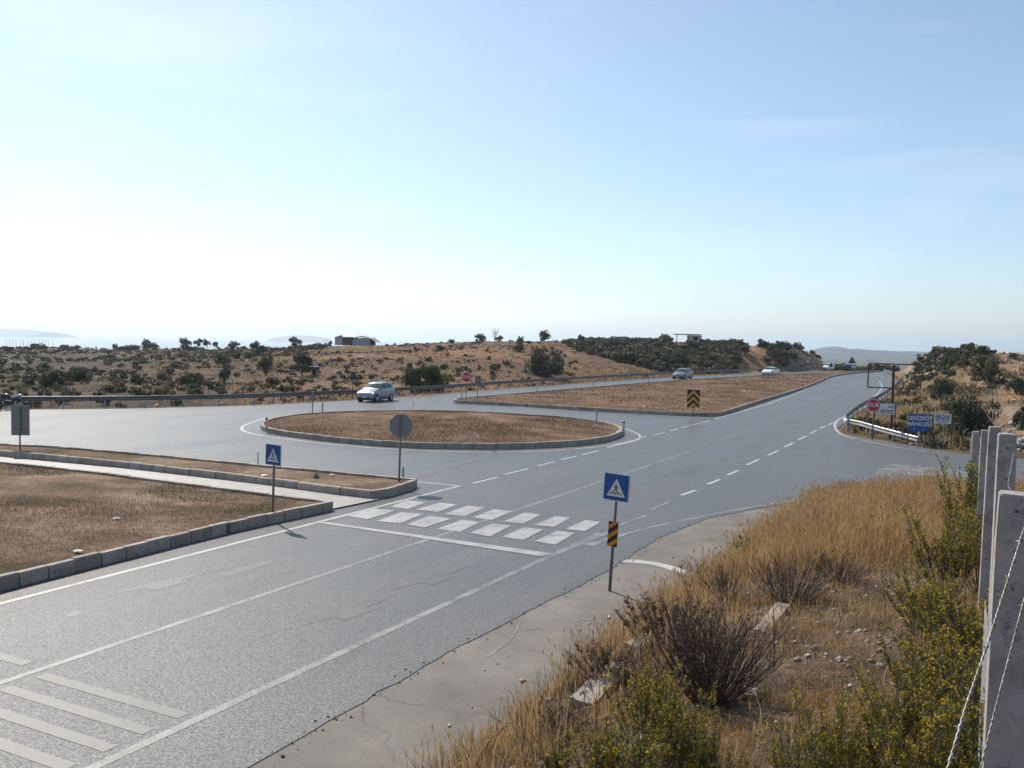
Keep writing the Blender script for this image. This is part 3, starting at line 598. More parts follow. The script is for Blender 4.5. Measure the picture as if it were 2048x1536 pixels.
def octo(r, cz): return [(r*math.cos(R(22.5+45*k)), cz+r*math.sin(R(22.5+45*k))) for k in range(8)]
def person_icon(s, cx, cz, parent):
    mb = MB(); y0, y1 = -.0205, -.019
    P = lambda l: mb.prism([(cx+x*s, cz+z*s) for x, z in l], y0, y1)
    mb.prism([(cx+s*(-.02+.045*math.cos(a)), cz+s*(.30+.045*math.sin(a))) for a in [k*math.pi/6 for k in range(12)]], y0, y1)
    P([(-.07, .22), (.03, .24), (.06, .10), (.05, .0), (-.06, .0), (-.05, .1)])                    # torso
    P([(-.07, .22), (-.04, .18), (-.12, .08), (-.16, .10)]); P([(.02, .23), (.05, .18), (.14, .07), (.17, .10)])       # arms
    P([(-.06, .02), (.0, .0), (-.09, -.13), (-.17, -.26), (-.21, -.24), (-.13, -.10)])                # leg
    P([(-.01, .02), (.05, .02), (.10, -.12), (.17, -.25), (.12, -.27), (.05, -.13)])
    for k, x in enumerate((-.36, -.18, 0, .18, .36)):
        P([(x*.98-.045, -.30), (x*.98+.035, -.30), (x*.78+.03, -.17), (x*.78-.03, -.17)])
    return mb.build('pictogram', M_BLACK, parent)
def crossing_sign(px, py, z, hc, label, size=.55, hazard=False, tilt=(0, 0), back=None):
    x, y = G(px, py, z); t = empty('crossing_sign', (x, y, z), RZ_T, tilt); tag(t, label, 'road sign', 'pedestrian crossing signs beside the highway')
    pole(t, hc+size*.45, .032)
    MB().box((0, 0, hc), (size, .016, size)).build('sign_plate', M_BLUE, t, bevel=.003)
    s = size/2
    rim = MB(); 
    for a in ((0, s-.008, size, .014), (0, -s+.008, size, .014)): rim.box((a[0], -.0095, hc+a[1]), (a[2], .004, a[3]))
    for sx in (-1, 1): rim.box((sx*(s-.008), -.0098, hc), (.014, .004, size-.03))
    rim.build('border', M_WHITE, t)
    flat([(-s*.72, hc-s*.66), (s*.72, hc-s*.66), (0, hc+s*.62)], M_WHITE, t, 'triangle', -.0115, .006)
    person_icon(size*.62, 0, hc-s*.14, t)
    if hazard:
        hz_, hw, hh = hc-.90-.03, .205, .50
        p_ = MB().box((0, -.012, hz_), (hw, .012, hh)).build('hazard_plate', M_ORA, t)
        mb = MB()
        def clip(c):        # diagonal bar clipped to the plate
            pts = []
            for q in np.linspace(-1, 1, 25):
                x_ = q*hw/2; pts.append((x_, min(max(c+x_*.78-.05, -hh/2), hh/2)))
            top = [(x_, min(max(c+x_*.78+.05, -hh/2), hh/2)) for x_, _ in pts][::-1]
            return [(a, hz_+b) for a, b in pts+top]
        for c in (-.285, -.09, .105, .29): mb.prism(clip(c), -.022, -.0185)
        mb.build('stripe', M_BLACK, t)
    return t
crossing_sign(1218, 1182, 0, 2.08, 'blue pedestrian crossing sign with an orange and black striped plate below, on the concrete apron', .55, True, (R(-1), R(2.4)))
crossing_sign(544, 1023, .27, 1.52, 'blue pedestrian crossing sign on a plain pole behind the kerb of the lower left plot', .56, False, (0, R(1.5)))

def stop_sign(loc, rz, hc, size, label, front=True, tilt=(0, 0)):
    t = empty('stop_sign', loc, rz, tilt); tag(t, label, 'stop sign', 'red octagonal stop signs at the junction'); r = size/2/math.cos(R(22.5))
    MB().prism(octo(r, hc), -.008, .008).build('sign_plate', M_SBACK, t)
    flat(octo(r*.985, hc), M_WHITE, t, 'border', -.009, .002); flat(octo(r*.91, hc), M_RED, t, 'face', -.0125, .003)
    text('DUR', size*.46, M_WHITE, t, 0, hc+.01, -.018, .86, bold=.012)
    pole(t, hc+r*.8, .032, M_POLE, y=.035); return t
x, y = G(798, 959, .27); stop_sign((x, y, .27), rz_face(-.25, .97), 1.80, .74, 'stop sign seen from its grey back, at the tip of the narrow kerbed strip', tilt=(0, R(-1)))
x, y = G(932, 797, .27); stop_sign((x, y, .27), rz_face(.05, -1), 1.72, .78, 'red stop sign at the near tip of the long median, beside a grey sign back')
x, y = G(1757, 882); z = zt(x, y+.8); stop_sign((x, y+.8, z), rz_face(-.4, -.9), 4.9-(811-698.7)/F*(y+.8)-z, .68, 'red stop sign by the curved guardrail, overlapping a white notice board')

def back_sign(px, py, z, hc, w_, h_, label, rz, legs=1, mat=None, name='direction_sign'):
    x, y = G(px, py, z); t = empty(name, (x, y, z), rz); tag(t, label, 'road sign')
    MB().box((0, -.01, hc), (w_, .02, h_)).build('sign_plate', mat or M_SBACK, t, bevel=.003)
    for k in (-.3, .3): MB().box((0, .008, hc+h_*k), (w_*.8, .014, .04)).build('bracket', M_POLE, t)
    for k in range(legs): pole(t, hc+h_/2*.95, .03, y=.045, x=0 if legs == 1 else (k-.5)*w_*.6)
    return t
back_sign(41, 895, .27, 1.10, .70, 1.22, 'tall grey rectangular sign seen from behind at the left edge', rz_face(-.1, .99))
back_sign(955, 796, .27, 1.5, .50, .66, 'small grey sign back just right of the red stop sign on the median tip', rz_face(.3, .95))
# chevron board
x, y = G(1386, 828, .27); t = empty('chevron_sign', (x, y, .27), rz_face(-.3, -.95)); tag(t, 'yellow and black upward chevron board at the corner of the long median', 'road sign')
hc, cw, ch = 1.05, .84, 1.2
MB().box((0, 0, hc), (cw, .02, ch)).build('sign_plate', M_BLACK, t); pole(t, hc, .03)
mb = MB()
for k in range(3):
    z0 = hc+ch/2-.02-k*.43; d = .42; th = .21; bot = hc-ch/2
    for sx in (-1, 1):
        pl = [(0, z0), (0, z0-th), (sx*cw/2*.97, z0-th-d), (sx*cw/2*.97, z0-d)]
        pl = [(a, max(b_, bot+.01)) for a, b_ in pl]
        if pl[2][1] == pl[3][1]: pl = [(0, z0), (0, z0-th), (sx*(z0-th-bot)*cw/2/d, bot+.01), (sx*min((z0-bot)*cw/2/d, cw/2*.97), bot+.01)]
        mb.prism(pl, -.016, -.0115)
mb.build('chevron', M_YEL, t)

# empty billboard frame and local name boards
def at_z(px, py, Y):      # a point at depth Y on this line of sight
    r = ray(px, py); k = Y/r.y; return Vector((r.x*k, Y, H+r.z*k))
b0 = at_z(1782, 866, 48.5); z = zt(b0.x, b0.y); t = empty('billboard_frame', (b0.x, b0.y, z), rz_face(-.35, -.94)); tag(t, 'empty rusty rectangular billboard frame on one tall post behind the guardrail', 'billboard frame')
top = at_z(1787, 730, 48.5).z-z; mid = at_z(1787, 776, 48.5).z-z
MB().box((.0, 0, top/2-.15), (.13, .13, top+.3)).build('post', M_RUST, t)
fr = MB(); fw0, fw1 = -1.33, 1.42
fr.box((0.045, -.09, top+.05), (2.75, .07, .065)).box((0.045, -.09, mid), (2.75, .07, .065)).box((fw0, -.09, (top+mid)/2+.02), (.07, .05, top-mid)).box((fw1, -.09, (top+mid)/2+.02), (.06, .05, top-mid))
fr.build('frame', M_RUST, t)
def board(pxl, pxr, pyt, pyb, pyf, Y, mat, label, name='notice_board', face=(-.15, -1)):
    a = at_z(pxl, pyt, Y); b = at_z(pxr, pyt, Y); c = at_z((pxl+pxr)/2, pyb, Y); wd = b.x-a.x; hh = a.z-c.z; x = (a.x+b.x)/2; z = zt(x, Y)
    t = empty(name, (x, Y, z), rz_face(*face)); tag(t, label, 'name board'); hc = (a.z+c.z)/2-z
    MB().box((0, 0, hc), (wd, .02, hh)).build('board', mat, t)
    for s in (-1, 1): MB().box((s*(wd/2+.03), .01, (hc+hh/2)/2-.1), (.05, .05, hc+hh/2+.25)).build('post', M_RUST, t)
    return t, wd, hh, hc
t, wd, hh, hc = board(1752, 1789, 807, 829, 866, 48.2, M_WHITE, 'white name board half hidden behind the red stop sign, by the billboard post')
text('LU', hh*.42, M_NAVY, t, wd*.31, hc+hh*.24, bold=.02); text('Y SİTESİ', hh*.42, M_BLACK, t, 0, hc-hh*.25, sx=.98, bold=.02)
t, wd, hh, hc = board(1820, 1859, 828, 863, 894, 43.6, M_BLUE, 'blue village name board with white lettering at the end of the guardrail')
text('DENİZKÖY', hh*.33, M_WHITE, t, 0, hc+hh*.26, sx=.80, bold=.015); text('MAHALLESİ', hh*.33, M_WHITE, t, 0, hc-hh*.08, sx=.74, bold=.015)
text('←', hh*.16, M_WHITE, t, -wd*.25, hc-hh*.36); text('←', hh*.16, M_WHITE, t, wd*.22, hc-hh*.36) 
t, wd, hh, hc = board(1869, 1902, 828, 848, 894, 43.0, M_WHITE, 'white estate name board with navy lettering, rightmost of the boards by the side road')
text('AKYALI', hh*.45, M_NAVY, t, 0, hc+hh*.27, sx=.98, bold=.02); text('SİTESİ', hh*.45, M_NAVY, t, 0, hc-hh*.08, sx=1.02, bold=.02); MB().box((0, -.013, hc-hh*.38), (wd*.66, .006, hh*.06)).build('underline', M_NAVY, t)

# far warning triangles
for px, py, Y, lab in ((1662, 729, 186, 'small triangular warning sign beside the white car, leftmost of three at the crest'), (1704, 720, 176, 'largest triangular warning sign back at the crest of the road'), (1741, 730, 192, 'smallest triangular warning sign back, rightmost of three beyond the crest')):
    p = at_z(px, py, Y); z = -float(drop(Y)); t = empty('warning_sign', (p.x, Y, z), rz_face(.3, 1)); tag(t, lab, 'road sign', 'triangular warning signs at the crest')
    s = 14/F*Y/2*1.1 if px == 1704 else 9/F*Y/2*1.15; hc = p.z-z
    MB().prism([(-s, hc-s*.85), (s, hc-s*.85), (0, hc+s*.95)], -.01, .01).build('sign_plate', M_DARK, t); pole(t, hc+s*.4, .06, M_DARK)
p = at_z(706, 752, 74); z = zt(p.x, p.y); t = empty('information_sign', (p.x, p.y, z), rz_face(.4, .9)); tag(t, 'dark blue-grey sign back standing beyond the far guardrail above the silver hatchback', 'road sign')
hc = p.z-z; MB().box((0, 0, hc), (.42, .02, .72)).build('sign_plate', M_DARK, t); pole(t, hc+.3, .035, M_DARK)

# ------------------------------------------------------------------ marker posts
def marker(px, pyb, pyt, z, label, r=.045, mat=None, cap=True, band=True, name='marker_post'):
    x, y = G(px, pyb, z); hgt = (pyb-pyt)/F*y; t = empty(name, (x, y, z-.02-float(drop(y)))); tag(t, label, 'marker post', 'slim marker posts along the island kerbs')
    MB().tube([(0, 0, -.1), (0, 0, hgt*.97), (0, 0, hgt)], [r, r, r*.6], 8).build('post', mat or M_MK, t, True)
    if band: MB().tube([(0, 0, hgt*.78), (0, 0, hgt*.9)], r*1.06, 8).build('band', M_DARK, t)
    return t
M_MK = simple('marker_plastic', (.55, .55, .52), (.40, .40, .38), 5, .6); M_MKG = simple('marker_galvanised', (.30, .30, .30), (.22, .22, .22), 5, .5)
marker(533, 856, 833, .25, 'stubby off-white marker post at the left tip of the oval island', .055)
marker(625, 823, 780, .25, 'tall thin grey pole on the far side of the oval island', .035, M_MKG, band=False, name='thin_pole')
marker(645, 823, 803, .25, 'short grey post just right of the tall pole on the oval island', .045, M_MKG, band=False)
marker(826, 820, 801, .25, 'hair-thin rod at the back kerb of the oval island behind the grey octagon', .018, M_MKG, band=False, name='thin_pole')
marker(949, 887, 864, .25, 'thin white stake near the front kerb of the oval island', .028, None, band=False)
marker(1146, 883, 860, .25, 'thin pale stake at the right front of the oval island', .018, None, band=False)
marker(1193, 845, 822, .25, 'grey-white post with dark band at the right back of the oval island', .05)
marker(1247, 861, 840, .25, 'black and white banded post at the right tip of the oval island', .065)
marker(516, 929, 903, .25, 'thin rusty rod on the narrow kerbed strip left of the blue crossing sign', .018, M_RUST, band=False, name='thin_pole')
marker(806, 954, 932, .25, 'short pale stake behind the tall octagonal sign pole', .035, M_MKG, band=False)
marker(924, 798, 779, .25, 'pale post left of the red stop sign on the median tip', .05, M_MK, band=False)
for px, pb, lab in ((1074, 784, 'first grey marker post along the back kerb of the median, nearest the tip'), (1187, 774, 'second grey marker post along the back kerb of the median'), (1296, 766, 'third marker post on the median, left of the grey hatchback'), (1375, 761, 'pale marker post in front of the grey hatchback'), (1431, 757, 'marker post on the median between the two oncoming cars'), (1560, 751, 'marker post just right of the white saloon'), (1622, 747.5, 'marker post left of the far white car'), (1663, 745.5, 'marker post right of the far white car')):
    marker(px, pb, pb-13 if px < 1300 else pb-9, .25, lab, .05, M_MK)

# ------------------------------------------------------------------ guardrails
WP = [(.0, .31), (.045, .27), (.045, .22), (.0, .17), (.0, .14), (.045, .09), (.045, .04), (.0, 0)]
def guardrail(P, label, zf, htop=.72, posts=2.0, face=1, end=None, zrail=None, mat=None):
    a0 = P[0]; t = empty('guardrail', (a0[0], a0[1], zf(*a0))); tag(t, label, 'guardrail')
    ox, oy, oz = t.location; Q = resample(P, 1.0); V = []; n = len(WP); Fc = []
    for i, q in enumerate(Q):
        p0 = np.array(Q[max(i-1, 0)]); p1 = np.array(Q[min(i+1, len(Q)-1)]); d = (p1-p0)/np.linalg.norm(p1-p0); nr = np.array((d[1], -d[0]))*face
        zz = zf(*q)+htop-.31
        if end and i > len(Q)-6: zz -= end*(i-(len(Q)-6))/5
        for o, h in WP: V.append((q[0]+nr[0]*o-ox, q[1]+nr[1]*o-oy, zz+h-oz))
        for o, h in WP[::-1]: V.append((q[0]+nr[0]*(o-.012)-ox, q[1]+nr[1]*(o-.012)-oy, zz+h-oz))
    m = 2*n
    Fc = [(i*m+k, i*m+(k+1) % m, (i+1)*m+(k+1) % m, (i+1)*m+k) for i in range(len(Q)-1) for k in range(m)]
    o = link('rail', npmesh('rail', V, Fc), mat or M_RAIL, t)
    S = resample(P, posts); pm = None
    if len(S) > 99: S = S[-99:]
    mbp = MB().box((0, 0, .22), (.10, .06, 1.0)).build('post', M_GALV, t); pm = mbp
    for i, q in enumerate(S):
        pp = pm if i == 0 else pm.copy()
        if i: COL.objects.link(pp); pp.parent = t
        p0 = np.array(S[max(i-1, 0)]); p1 = np.array(S[min(i+1, len(S)-1)]); d = (p1-p0)/np.linalg.norm(p1-p0); nr = np.array((d[1], -d[0]))*face
        pp.location = (q[0]-nr[0]*.06-ox, q[1]-nr[1]*.06-oy, zf(*q)-oz-.02); pp.rotation_euler = (0, 0, math.atan2(d[1], d[0]))
    return t
guardrail([(x, y) for x, y in GUARD if y < 190][0:], 'long steel guardrail along the far edge of the road, in front of the scrubland', lambda x, y: -float(drop(y)), .80, 2.45, 1)
GR = [(78, 179), (70.7, 158.0), (58.1, 127.3), (46.6, 103.3), (34.7, 79.8), (26.9, 65.5), (21.9, 55.4), (20.3, 52.0), (19.75, 50.2)]
guardrail(smooth([(x+.15, y) for x, y in GR], 1), 'curving steel guardrail on the right of the highway with a pale rounded end', lambda x, y: -float(drop(y)), .80, 4.0, 1)
t = guardrail([(19.95, 49.9), (20.3, 47.0), (20.95, 43.6)], 'short bright twin-ridged guardrail sloping down beside the side road', lambda x, y: 0., .76, 2.0, 1, end=.3, mat=simple('bright_rail', (.45, .45, .44), (.3, .3, .29), 1.5, .4, .7))
# curved end cap joining the rails
cp_ = []; t = empty('guardrail_end', (19.9, 50.0, 0)); tag(t, 'pale curved sheet-steel nose where the two right-hand guardrails meet', 'guardrail end')
V = []; Fc = []; K = 12
for k in range(K+1):
    a = R(190-150*k/K+40); 
    for h in (.42, .80): V.append((.42*math.cos(a)+.1, .35*math.sin(a)-.1, h))
Fc = [(2*k, 2*k+1, 2*k+3, 2*k+2) for k in range(K)]
o = link('nose', npmesh('nose', V, Fc, True), simple('pale_steel', (.62, .6, .56), (.5, .48, .45), 3, .45, .3), t); sm = o.modifiers.new('s', 'SOLIDIFY'); sm.thickness = .015
MB().box((0, .1, .3), (.1, .1, .7)).build('post', M_GALV, t)

# ------------------------------------------------------------------ fence posts and barbed wire
def at_post(px, py, Y): return at_z(px, py, Y)
FP = []
labs = ['nearest rough concrete fence post with wire holes, filling the right edge', 'concrete fence post with a bright left edge, just behind the nearest one', 'weathered concrete fence post third from the viewer', 'narrow grey concrete fence post fourth from the viewer', 'grey concrete fence post fifth from the viewer, above the yellow shrub', 'farthest concrete fence post at the far end of the row']
# left edge px, top py, depth
for k, (pl, ptp, Y) in enumerate(((1990, 985, 2.9), (1996, 867, 6.2), (1974, 853, 9.4), (1961, 860, 12.8), (1947, 863, 16.4), (1941, 872, 20.5))):
    p = at_z(pl, ptp, Y); x = p.x+.066; z = zt(x, Y); hgt = p.z-z
    t = empty('fence_post', (x, Y, z), R(-24 if k else -27), (0, R(.4 if k == 0 else random.uniform(-.6, .6)))); tag(t, labs[k], 'fence post', 'concrete fence posts in a row')
    mb = MB(); bm = bmesh.new(); wd = .06 if k else .062
    for i_, zz in enumerate(np.linspace(-.4, hgt, 14)):
        for sx, sy in ((-1, -1), (1, -1), (1, 1), (-1, 1)):
            f = .93 if i_ == 13 else 1
            bm.verts.new((sx*wd*f+random.uniform(-.0012, .0012), sy*.055*f+random.uniform(-.0012, .0012), zz if i_ < 13 else hgt))
    bm.verts.ensure_lookup_table(); vs = bm.verts
    for i_ in range(13):
        for j in range(4): bm.faces.new((vs[i_*4+j], vs[i_*4+(j+1) % 4], vs[i_*4+4+(j+1) % 4], vs[i_*4+4+j]))
    bm.faces.new(vs[52:56]); bmesh.ops.recalc_face_normals(bm, faces=bm.faces)
    ed_ = [e for e in bm.edges if abs(e.verts[0].co.z-e.verts[1].co.z) > .05 or min(v.co.z for v in e.verts) > hgt-.01]
    bmesh.ops.bevel(bm, geom=ed_, offset=.005, segments=2, affect='EDGES')
    me = bpy.data.meshes.new('post_body'); bm.to_mesh(me); bm.free(); link('post_body', me, M_POSTC if 'M_POSTC' in globals() else M_CONC, t)
    if k < 4:
        for dz_ in (.055, .19, .32) if k == 0 else (.10, .33, .56):
            MB().tube([(.0-(.008 if k == 0 else 0), -.0562, hgt-dz_), (0, -.05, hgt-dz_)], .0042 if k == 0 else .008, 10).build('wire_hole', M_BLACK, t)  # black stub on the face paints the shade of a hole
    FP.append((x, Y, z, hgt))
def barbed(pts, label, r=.0016, n=None, barb=.09, group='strands of barbed wire'):
    pts = [np.array(p) for p in pts]; L_ = sum(np.linalg.norm(b-a) for a, b in zip(pts[:-1], pts[1:])); cum = np.cumsum([0]+[np.linalg.norm(b-a) for a, b in zip(pts[:-1], pts[1:])])
    n = n or max(8, int(L_/.008)); s = np.linspace(0, L_, n); P = np.stack([np.interp(s, cum, [p[i] for p in pts]) for i in range(3)], 1)
    mb = MB()
    if L_ < 3:
        for ph in (0, math.pi):
            Q = [Vector(p)+Vector((math.cos(s_*140+ph), 0, math.sin(s_*140+ph)))*r*1.1 for p, s_ in zip(P, s)]; mb.tube(Q, r, 5)
    else: mb.tube([Vector(p) for p in P[::max(1, n//16)]], r*1.4, 4)
    s_ = barb/2
    while s_ < L_:
        p = Vector([np.interp(s_, cum, [q[i] for q in pts]) for i in range(3)])
        for _ in range(4 if L_ < 3 else 2):
            d = Vector((random.uniform(-1, 1), random.uniform(-1, 1), random.uniform(-1, 1))).normalized()*.016; mb.tube([p-d*.3, p+d], [r*.9, r*.3], 4)
        if L_ < 3: mb.tube([p-Vector((.003, 0, .004)), p+Vector((.003, 0, .004))], r*2.2, 6)
        s_ += barb*random.uniform(.8, 1.2)
    o0 = pts[0]; mb.v = [(v[0]-o0[0], v[1]-o0[1], v[2]-o0[2]) for v in mb.v]
    o = mb.build('barbed_wire', M_WIRE, smooth=True); o.location = o0; tag(o, label, 'barbed wire', group); return o
M_WIRE = simple('wire_steel', (.34, .33, .31), (.20, .17, .14), 30, .45, .7)
A_ = lambda px, py, Y: np.array(at_z(px, py, Y))
barbed([A_(2100, 950, 2.5), A_(2048, 1060, 2.35), A_(1975, 1290, 2.05), A_(1930, 1420, 1.9), A_(1880, 1590, 1.75)], 'loose twisted barbed wire hanging in front of the nearest post, lower and further left', .0019, barb=.085)
barbed([A_(2110, 1060, 2.6), A_(2048, 1200, 2.45), A_(1990, 1420, 2.25), A_(1945, 1600, 2.1)], 'loose twisted barbed wire crossing the nearest concrete post, the right-hand one', .0015, barb=.09)
for q, (a, b) in enumerate(zip(FP[:-1], FP[1:])):
    for k, dz_ in enumerate((.12, .45)):
        mid = ((a[0]+b[0])/2, (a[1]+b[1])/2, (a[2]+a[3]+b[2]+b[3])/2-dz_-.05)
        barbed([(a[0]+.03, a[1]-.05, a[2]+a[3]-dz_), mid, (b[0]+.03, b[1]-.05, b[2]+b[3]-dz_)], ('upper' if k == 0 else 'lower')+' taut barbed wire between fence posts %s' % ('one and two', 'two and three', 'three and four', 'four and five', 'five and six')[q], .0014)
# chain-link mesh in the lower right corner
mb = MB()
p0 = np.array((FP[0][0]+.10, FP[0][1]+.15)); p1 = np.array((FP[0][0]+1.0, FP[0][1]+1.9)); zb = FP[0][2]-.05
for k in range(-14, 44):
    for sg in (-1, 1):
        a0 = max(0, 0); pts = []
        for q in np.linspace(0, 1, 16):
            s_ = k*.06+sg*q*.95
            if 0 <= s_ <= 1.97: w_ = p0+(p1-p0)*s_/1.97; pts.append((w_[0], w_[1]+sg*.002, zb+q*1.05))
        if len(pts) > 1: mb.tube(pts, .0014, 4, False)
o = mb.build('wire_mesh', M_WIRE); tag(o, 'sagging chain-link mesh behind the nearest concrete post at the lower right corner', 'wire mesh')

# ------------------------------------------------------------------ vehicles
def carpaint(name, c, metal=.3):
    m, t, b = nodes(name); b.inputs['Base Color'].default_value = (*c, 1); b.inputs['Metallic'].default_value = metal; b.inputs['Roughness'].default_value = .32; b.inputs['Coat Weight'].default_value = .7; b.inputs['Coat Roughness'].default_value = .06
    bump(t, b, noise(t, 900, 2), .02, .001); return m
M_GLASS = simple('car_glass', (.02, .024, .028), None, 2, .05, spec=.9)
M_TYRE = simple('tyre_rubber', (.02, .02, .021), (.03, .03, .03), 6, .85)
M_RIM = simple('alloy_rim', (.42, .43, .44), (.35, .36, .37), 3, .3, .8)
M_PLAS = simple('black_plastic', (.018, .018, .02), (.03, .03, .032), 6, .6)
M_LAMP = simple('headlamp', (.62, .64, .67), (.5, .52, .55), 12, .12, .3)
M_PLATE = simple('number_plate', (.7, .7, .68), None, 3, .5)
M_TRED = simple('tail_lamp', (.30, .01, .012), None, 3, .25)
def car(px, py, z, heading, paint, label, L_, W_, Hh, kind='hatch', loc=None, group='cars driving on the carriageway'):
    x, y = loc or G(px, py, z); rz = math.atan2(heading[1], heading[0])         # local +x forward
    t = empty('car', (x, y, z-float(drop(y))), rz); tag(t, label, 'car', group)
    f = lambda s: L_/2-s*L_
    if kind == 'hatch': S = [(0, .58, .60, .74), (.03, .72, .74, .90), (.10, .82, .86, .96), (.24, .92, .99, 1.0), (.285, .95, 1.05, 1.0), (.44, .98, Hh-.07, 1), (.56, .99, Hh, 1), (.74, 1.02, Hh-.01, 1), (.88, 1.05, Hh-.09, 1), (.955, 1.02, 1.22, .98), (1, .86, .88, .90)]; cow, rf, rb_, rr_ = .285, .44, .88, .955; sw = (.33, .60, .62, .88)
    elif kind == 'saloon': S = [(0, .56, .58, .76), (.03, .70, .72, .90), (.10, .80, .84, .97), (.26, .90, .96, 1.0), (.30, .92, 1.0, 1.0), (.44, .95, Hh-.06, 1), (.56, .96, Hh, 1), (.70, .97, Hh-.05, 1), (.84, .98, 1.06, 1), (.97, .94, 1.0, .97), (1, .80, .84, .90)]; cow, rf, rb_, rr_ = .30, .44, .70, .84; sw = (.34, .56, .58, .76)
    else: S = [(0, .66, .70, .78), (.03, .82, .86, .92), (.09, .94, .98, .98), (.22, 1.02, 1.08, 1.0), (.27, 1.05, 1.14, 1.0), (.40, 1.07, Hh-.07, 1), (.55, 1.08, Hh, 1), (.78, 1.1, Hh-.02, 1), (.90, 1.12, Hh-.12, 1), (.96, 1.1, 1.28, .98), (1, .92, .96, .92)]; cow, rf, rb_, rr_ = .27, .40, .90, .96; sw = (.31, .56, .58, .88)
    xs = np.array([s[0] for s in S]); zb_ = np.array([s[1] for s in S]); zr_ = np.array([s[2] for s in S]); wf = np.array([s[3] for s in S])*W_/2
    def sec(s):
        zbv, zrv, w_ = np.interp(s, xs, zb_), np.interp(s, xs, zr_), np.interp(s, xs, wf); g = max(0, min(1, (zrv-zbv)/.45)); wt = w_*(.93-.20*g); bt = .2
        return [(w_*.86, bt), (w_*.97, bt+.10), (w_*1.0, bt+.32), (w_*.985, zbv-.10), (w_*.955, zbv), (wt, zrv-.035), (wt*.86, zrv), (0, zrv+.025)]
    gs = sorted(set(list(np.linspace(0, 1, 41))+[cow, rf, rb_, rr_])); V = []; n = 15
    for s in gs:
        c = sec(s); ring_ = [(yy, zz) for yy, zz in c]+[(-yy, zz) for yy, zz in c[:-1][::-1]]
        V += [(f(s), yy, zz) for yy, zz in ring_]
    Fc = [(i*n+k, i*n+(k+1) % n, (i+1)*n+(k+1) % n, (i+1)*n+k) for i in range(len(gs)-1) for k in range(n)]
    mb = MB(); mb.add(V, Fc+[tuple(range(n)), tuple(range((len(gs)-1)*n, len(gs)*n))]); mb.build('body', paint, t, True)
    def patch(name, s0, s1, a0, a1, off, mat, side=1, top=False, ns=8, na=4, s0b=None, s1b=None):
        Vv = []
        for i in range(ns+1):
            for j in range(na+1):
                q = j/na; s = (s0+(s1-s0)*i/ns) if s0b is None else ((s0*(1-q)+s0b*q)+((s1*(1-q)+s1b*q)-(s0*(1-q)+s0b*q))*i/ns)
                c = sec(s)
                if top:
                    yy = (-1+2*q)*c[5][0]*.93; zz = np.interp(abs(yy), [0, c[6][0], c[5][0]], [c[7][1], c[6][1], c[5][1]]); Vv.append((f(s)+(off if top == 1 else -off), yy, zz+off))
                else:
                    aa = a0+(a1-a0)*q; p, r_ = c[4], c[5]; Vv.append((f(s), side*(p[0]+(r_[0]-p[0])*aa+off), p[1]+(r_[1]-p[1])*aa))
        m_ = na+1; link(name, npmesh(name, Vv, [(i*m_+j, (i+1)*m_+j, (i+1)*m_+j+1, i*m_+j+1) for i in range(ns) for j in range(na)], True), mat, t)
    patch('windscreen', cow+.012, rf-.012, 0, 1, .012, M_GLASS, top=1)
    patch('rear_window', rb_+.005 if kind != 'saloon' else rb_+.01, rr_-.005, 0, 1, .012, M_GLASS, top=2)
    for sd_ in (1, -1):
        patch('side_window', sw[0], sw[1], .08, .90, .012, M_GLASS, sd_, s0b=sw[0]+.09, s1b=sw[1])
        patch('side_window', sw[2], sw[3], .08, .90, .012, M_GLASS, sd_, s0b=sw[2], s1b=sw[3]-.05)
    wr_ = .30 if Hh < 1.55 else .335
    for sx in (.175, .80):
        for sd_ in (1, -1):
            wx = f(sx); yy = sd_*(W_/2-.09); e = MB().tube([(wx, yy-.10, wr_), (wx, yy-.08, wr_), (wx, yy+.08, wr_), (wx, yy+.10, wr_)], [wr_*.92, wr_, wr_, wr_*.92], 24).build('wheel', M_TYRE, t, True)
            MB().tube([(wx, yy+sd_*.085, wr_), (wx, yy+sd_*.108, wr_)], [wr_*.66, wr_*.58], 18).build('rim', M_RIM, e)
            MB().tube([(wx, yy-sd_*.10, wr_+.03), (wx, yy+sd_*.085, wr_+.03)], wr_*1.17, 24).build('wheel_arch', M_PLAS, t)
    zf_ = zb_[1]
    MB().box((f(.004), 0, zf_-.33), (.05, W_*.56, .16)).build('grille', M_PLAS, t, bevel=.02)
    MB().box((f(-.004), 0, zf_-.30), (.02, .5, .11)).build('number_plate', M_PLATE, t)
    MB().box((f(.01), 0, .27), (.10, W_*.8, .14)).build('bumper', M_PLAS, t, bevel=.02)
    for sd_ in (1, -1):
        MB().add([(f(.005)+.02, sd_*W_*.27, zf_-.13), (f(.03)+.03, sd_*W_*.455, zf_-.10), (f(.105), sd_*W_*.49, zf_+.02), (f(.04)+.02, sd_*W_*.42, zf_+.01), (f(.015)+.02, sd_*W_*.28, zf_-.05),
                  (f(.06), sd_*W_*.27, zf_-.13), (f(.09), sd_*W_*.43, zf_-.12)], [(0, 1, 2, 3, 4), (0, 5, 6, 2, 1)]).build('headlight', M_LAMP, t)
        MB().box((f(cow+.06), sd_*(W_/2+.07), zb_[4]+.06), (.10, .18, .12)).build('mirror', paint, t, bevel=.02)
        MB().box((f(.985), sd_*W_*.40, zb_[-2]-.12), (.08, .16, .22)).build('tail_light', M_TRED, t, bevel=.02)
        MB().box((f(.02)+.02, sd_*W_*.37, .42), (.06, .16, .08)).build('fog_lamp', M_PLAS, t, bevel=.01)
    MB().box((0, 0, .22), (L_*.9, W_*.8, .12)).build('underbody', M_PLAS, t)
    return t
car(752, 802, 0, (-.36, -.93), carpaint('silver_paint', (.30, .32, .345), .5), 'silver five-door hatchback driving left past the oval island, sun flashing on its bonnet', 3.6, 1.6, 1.49)
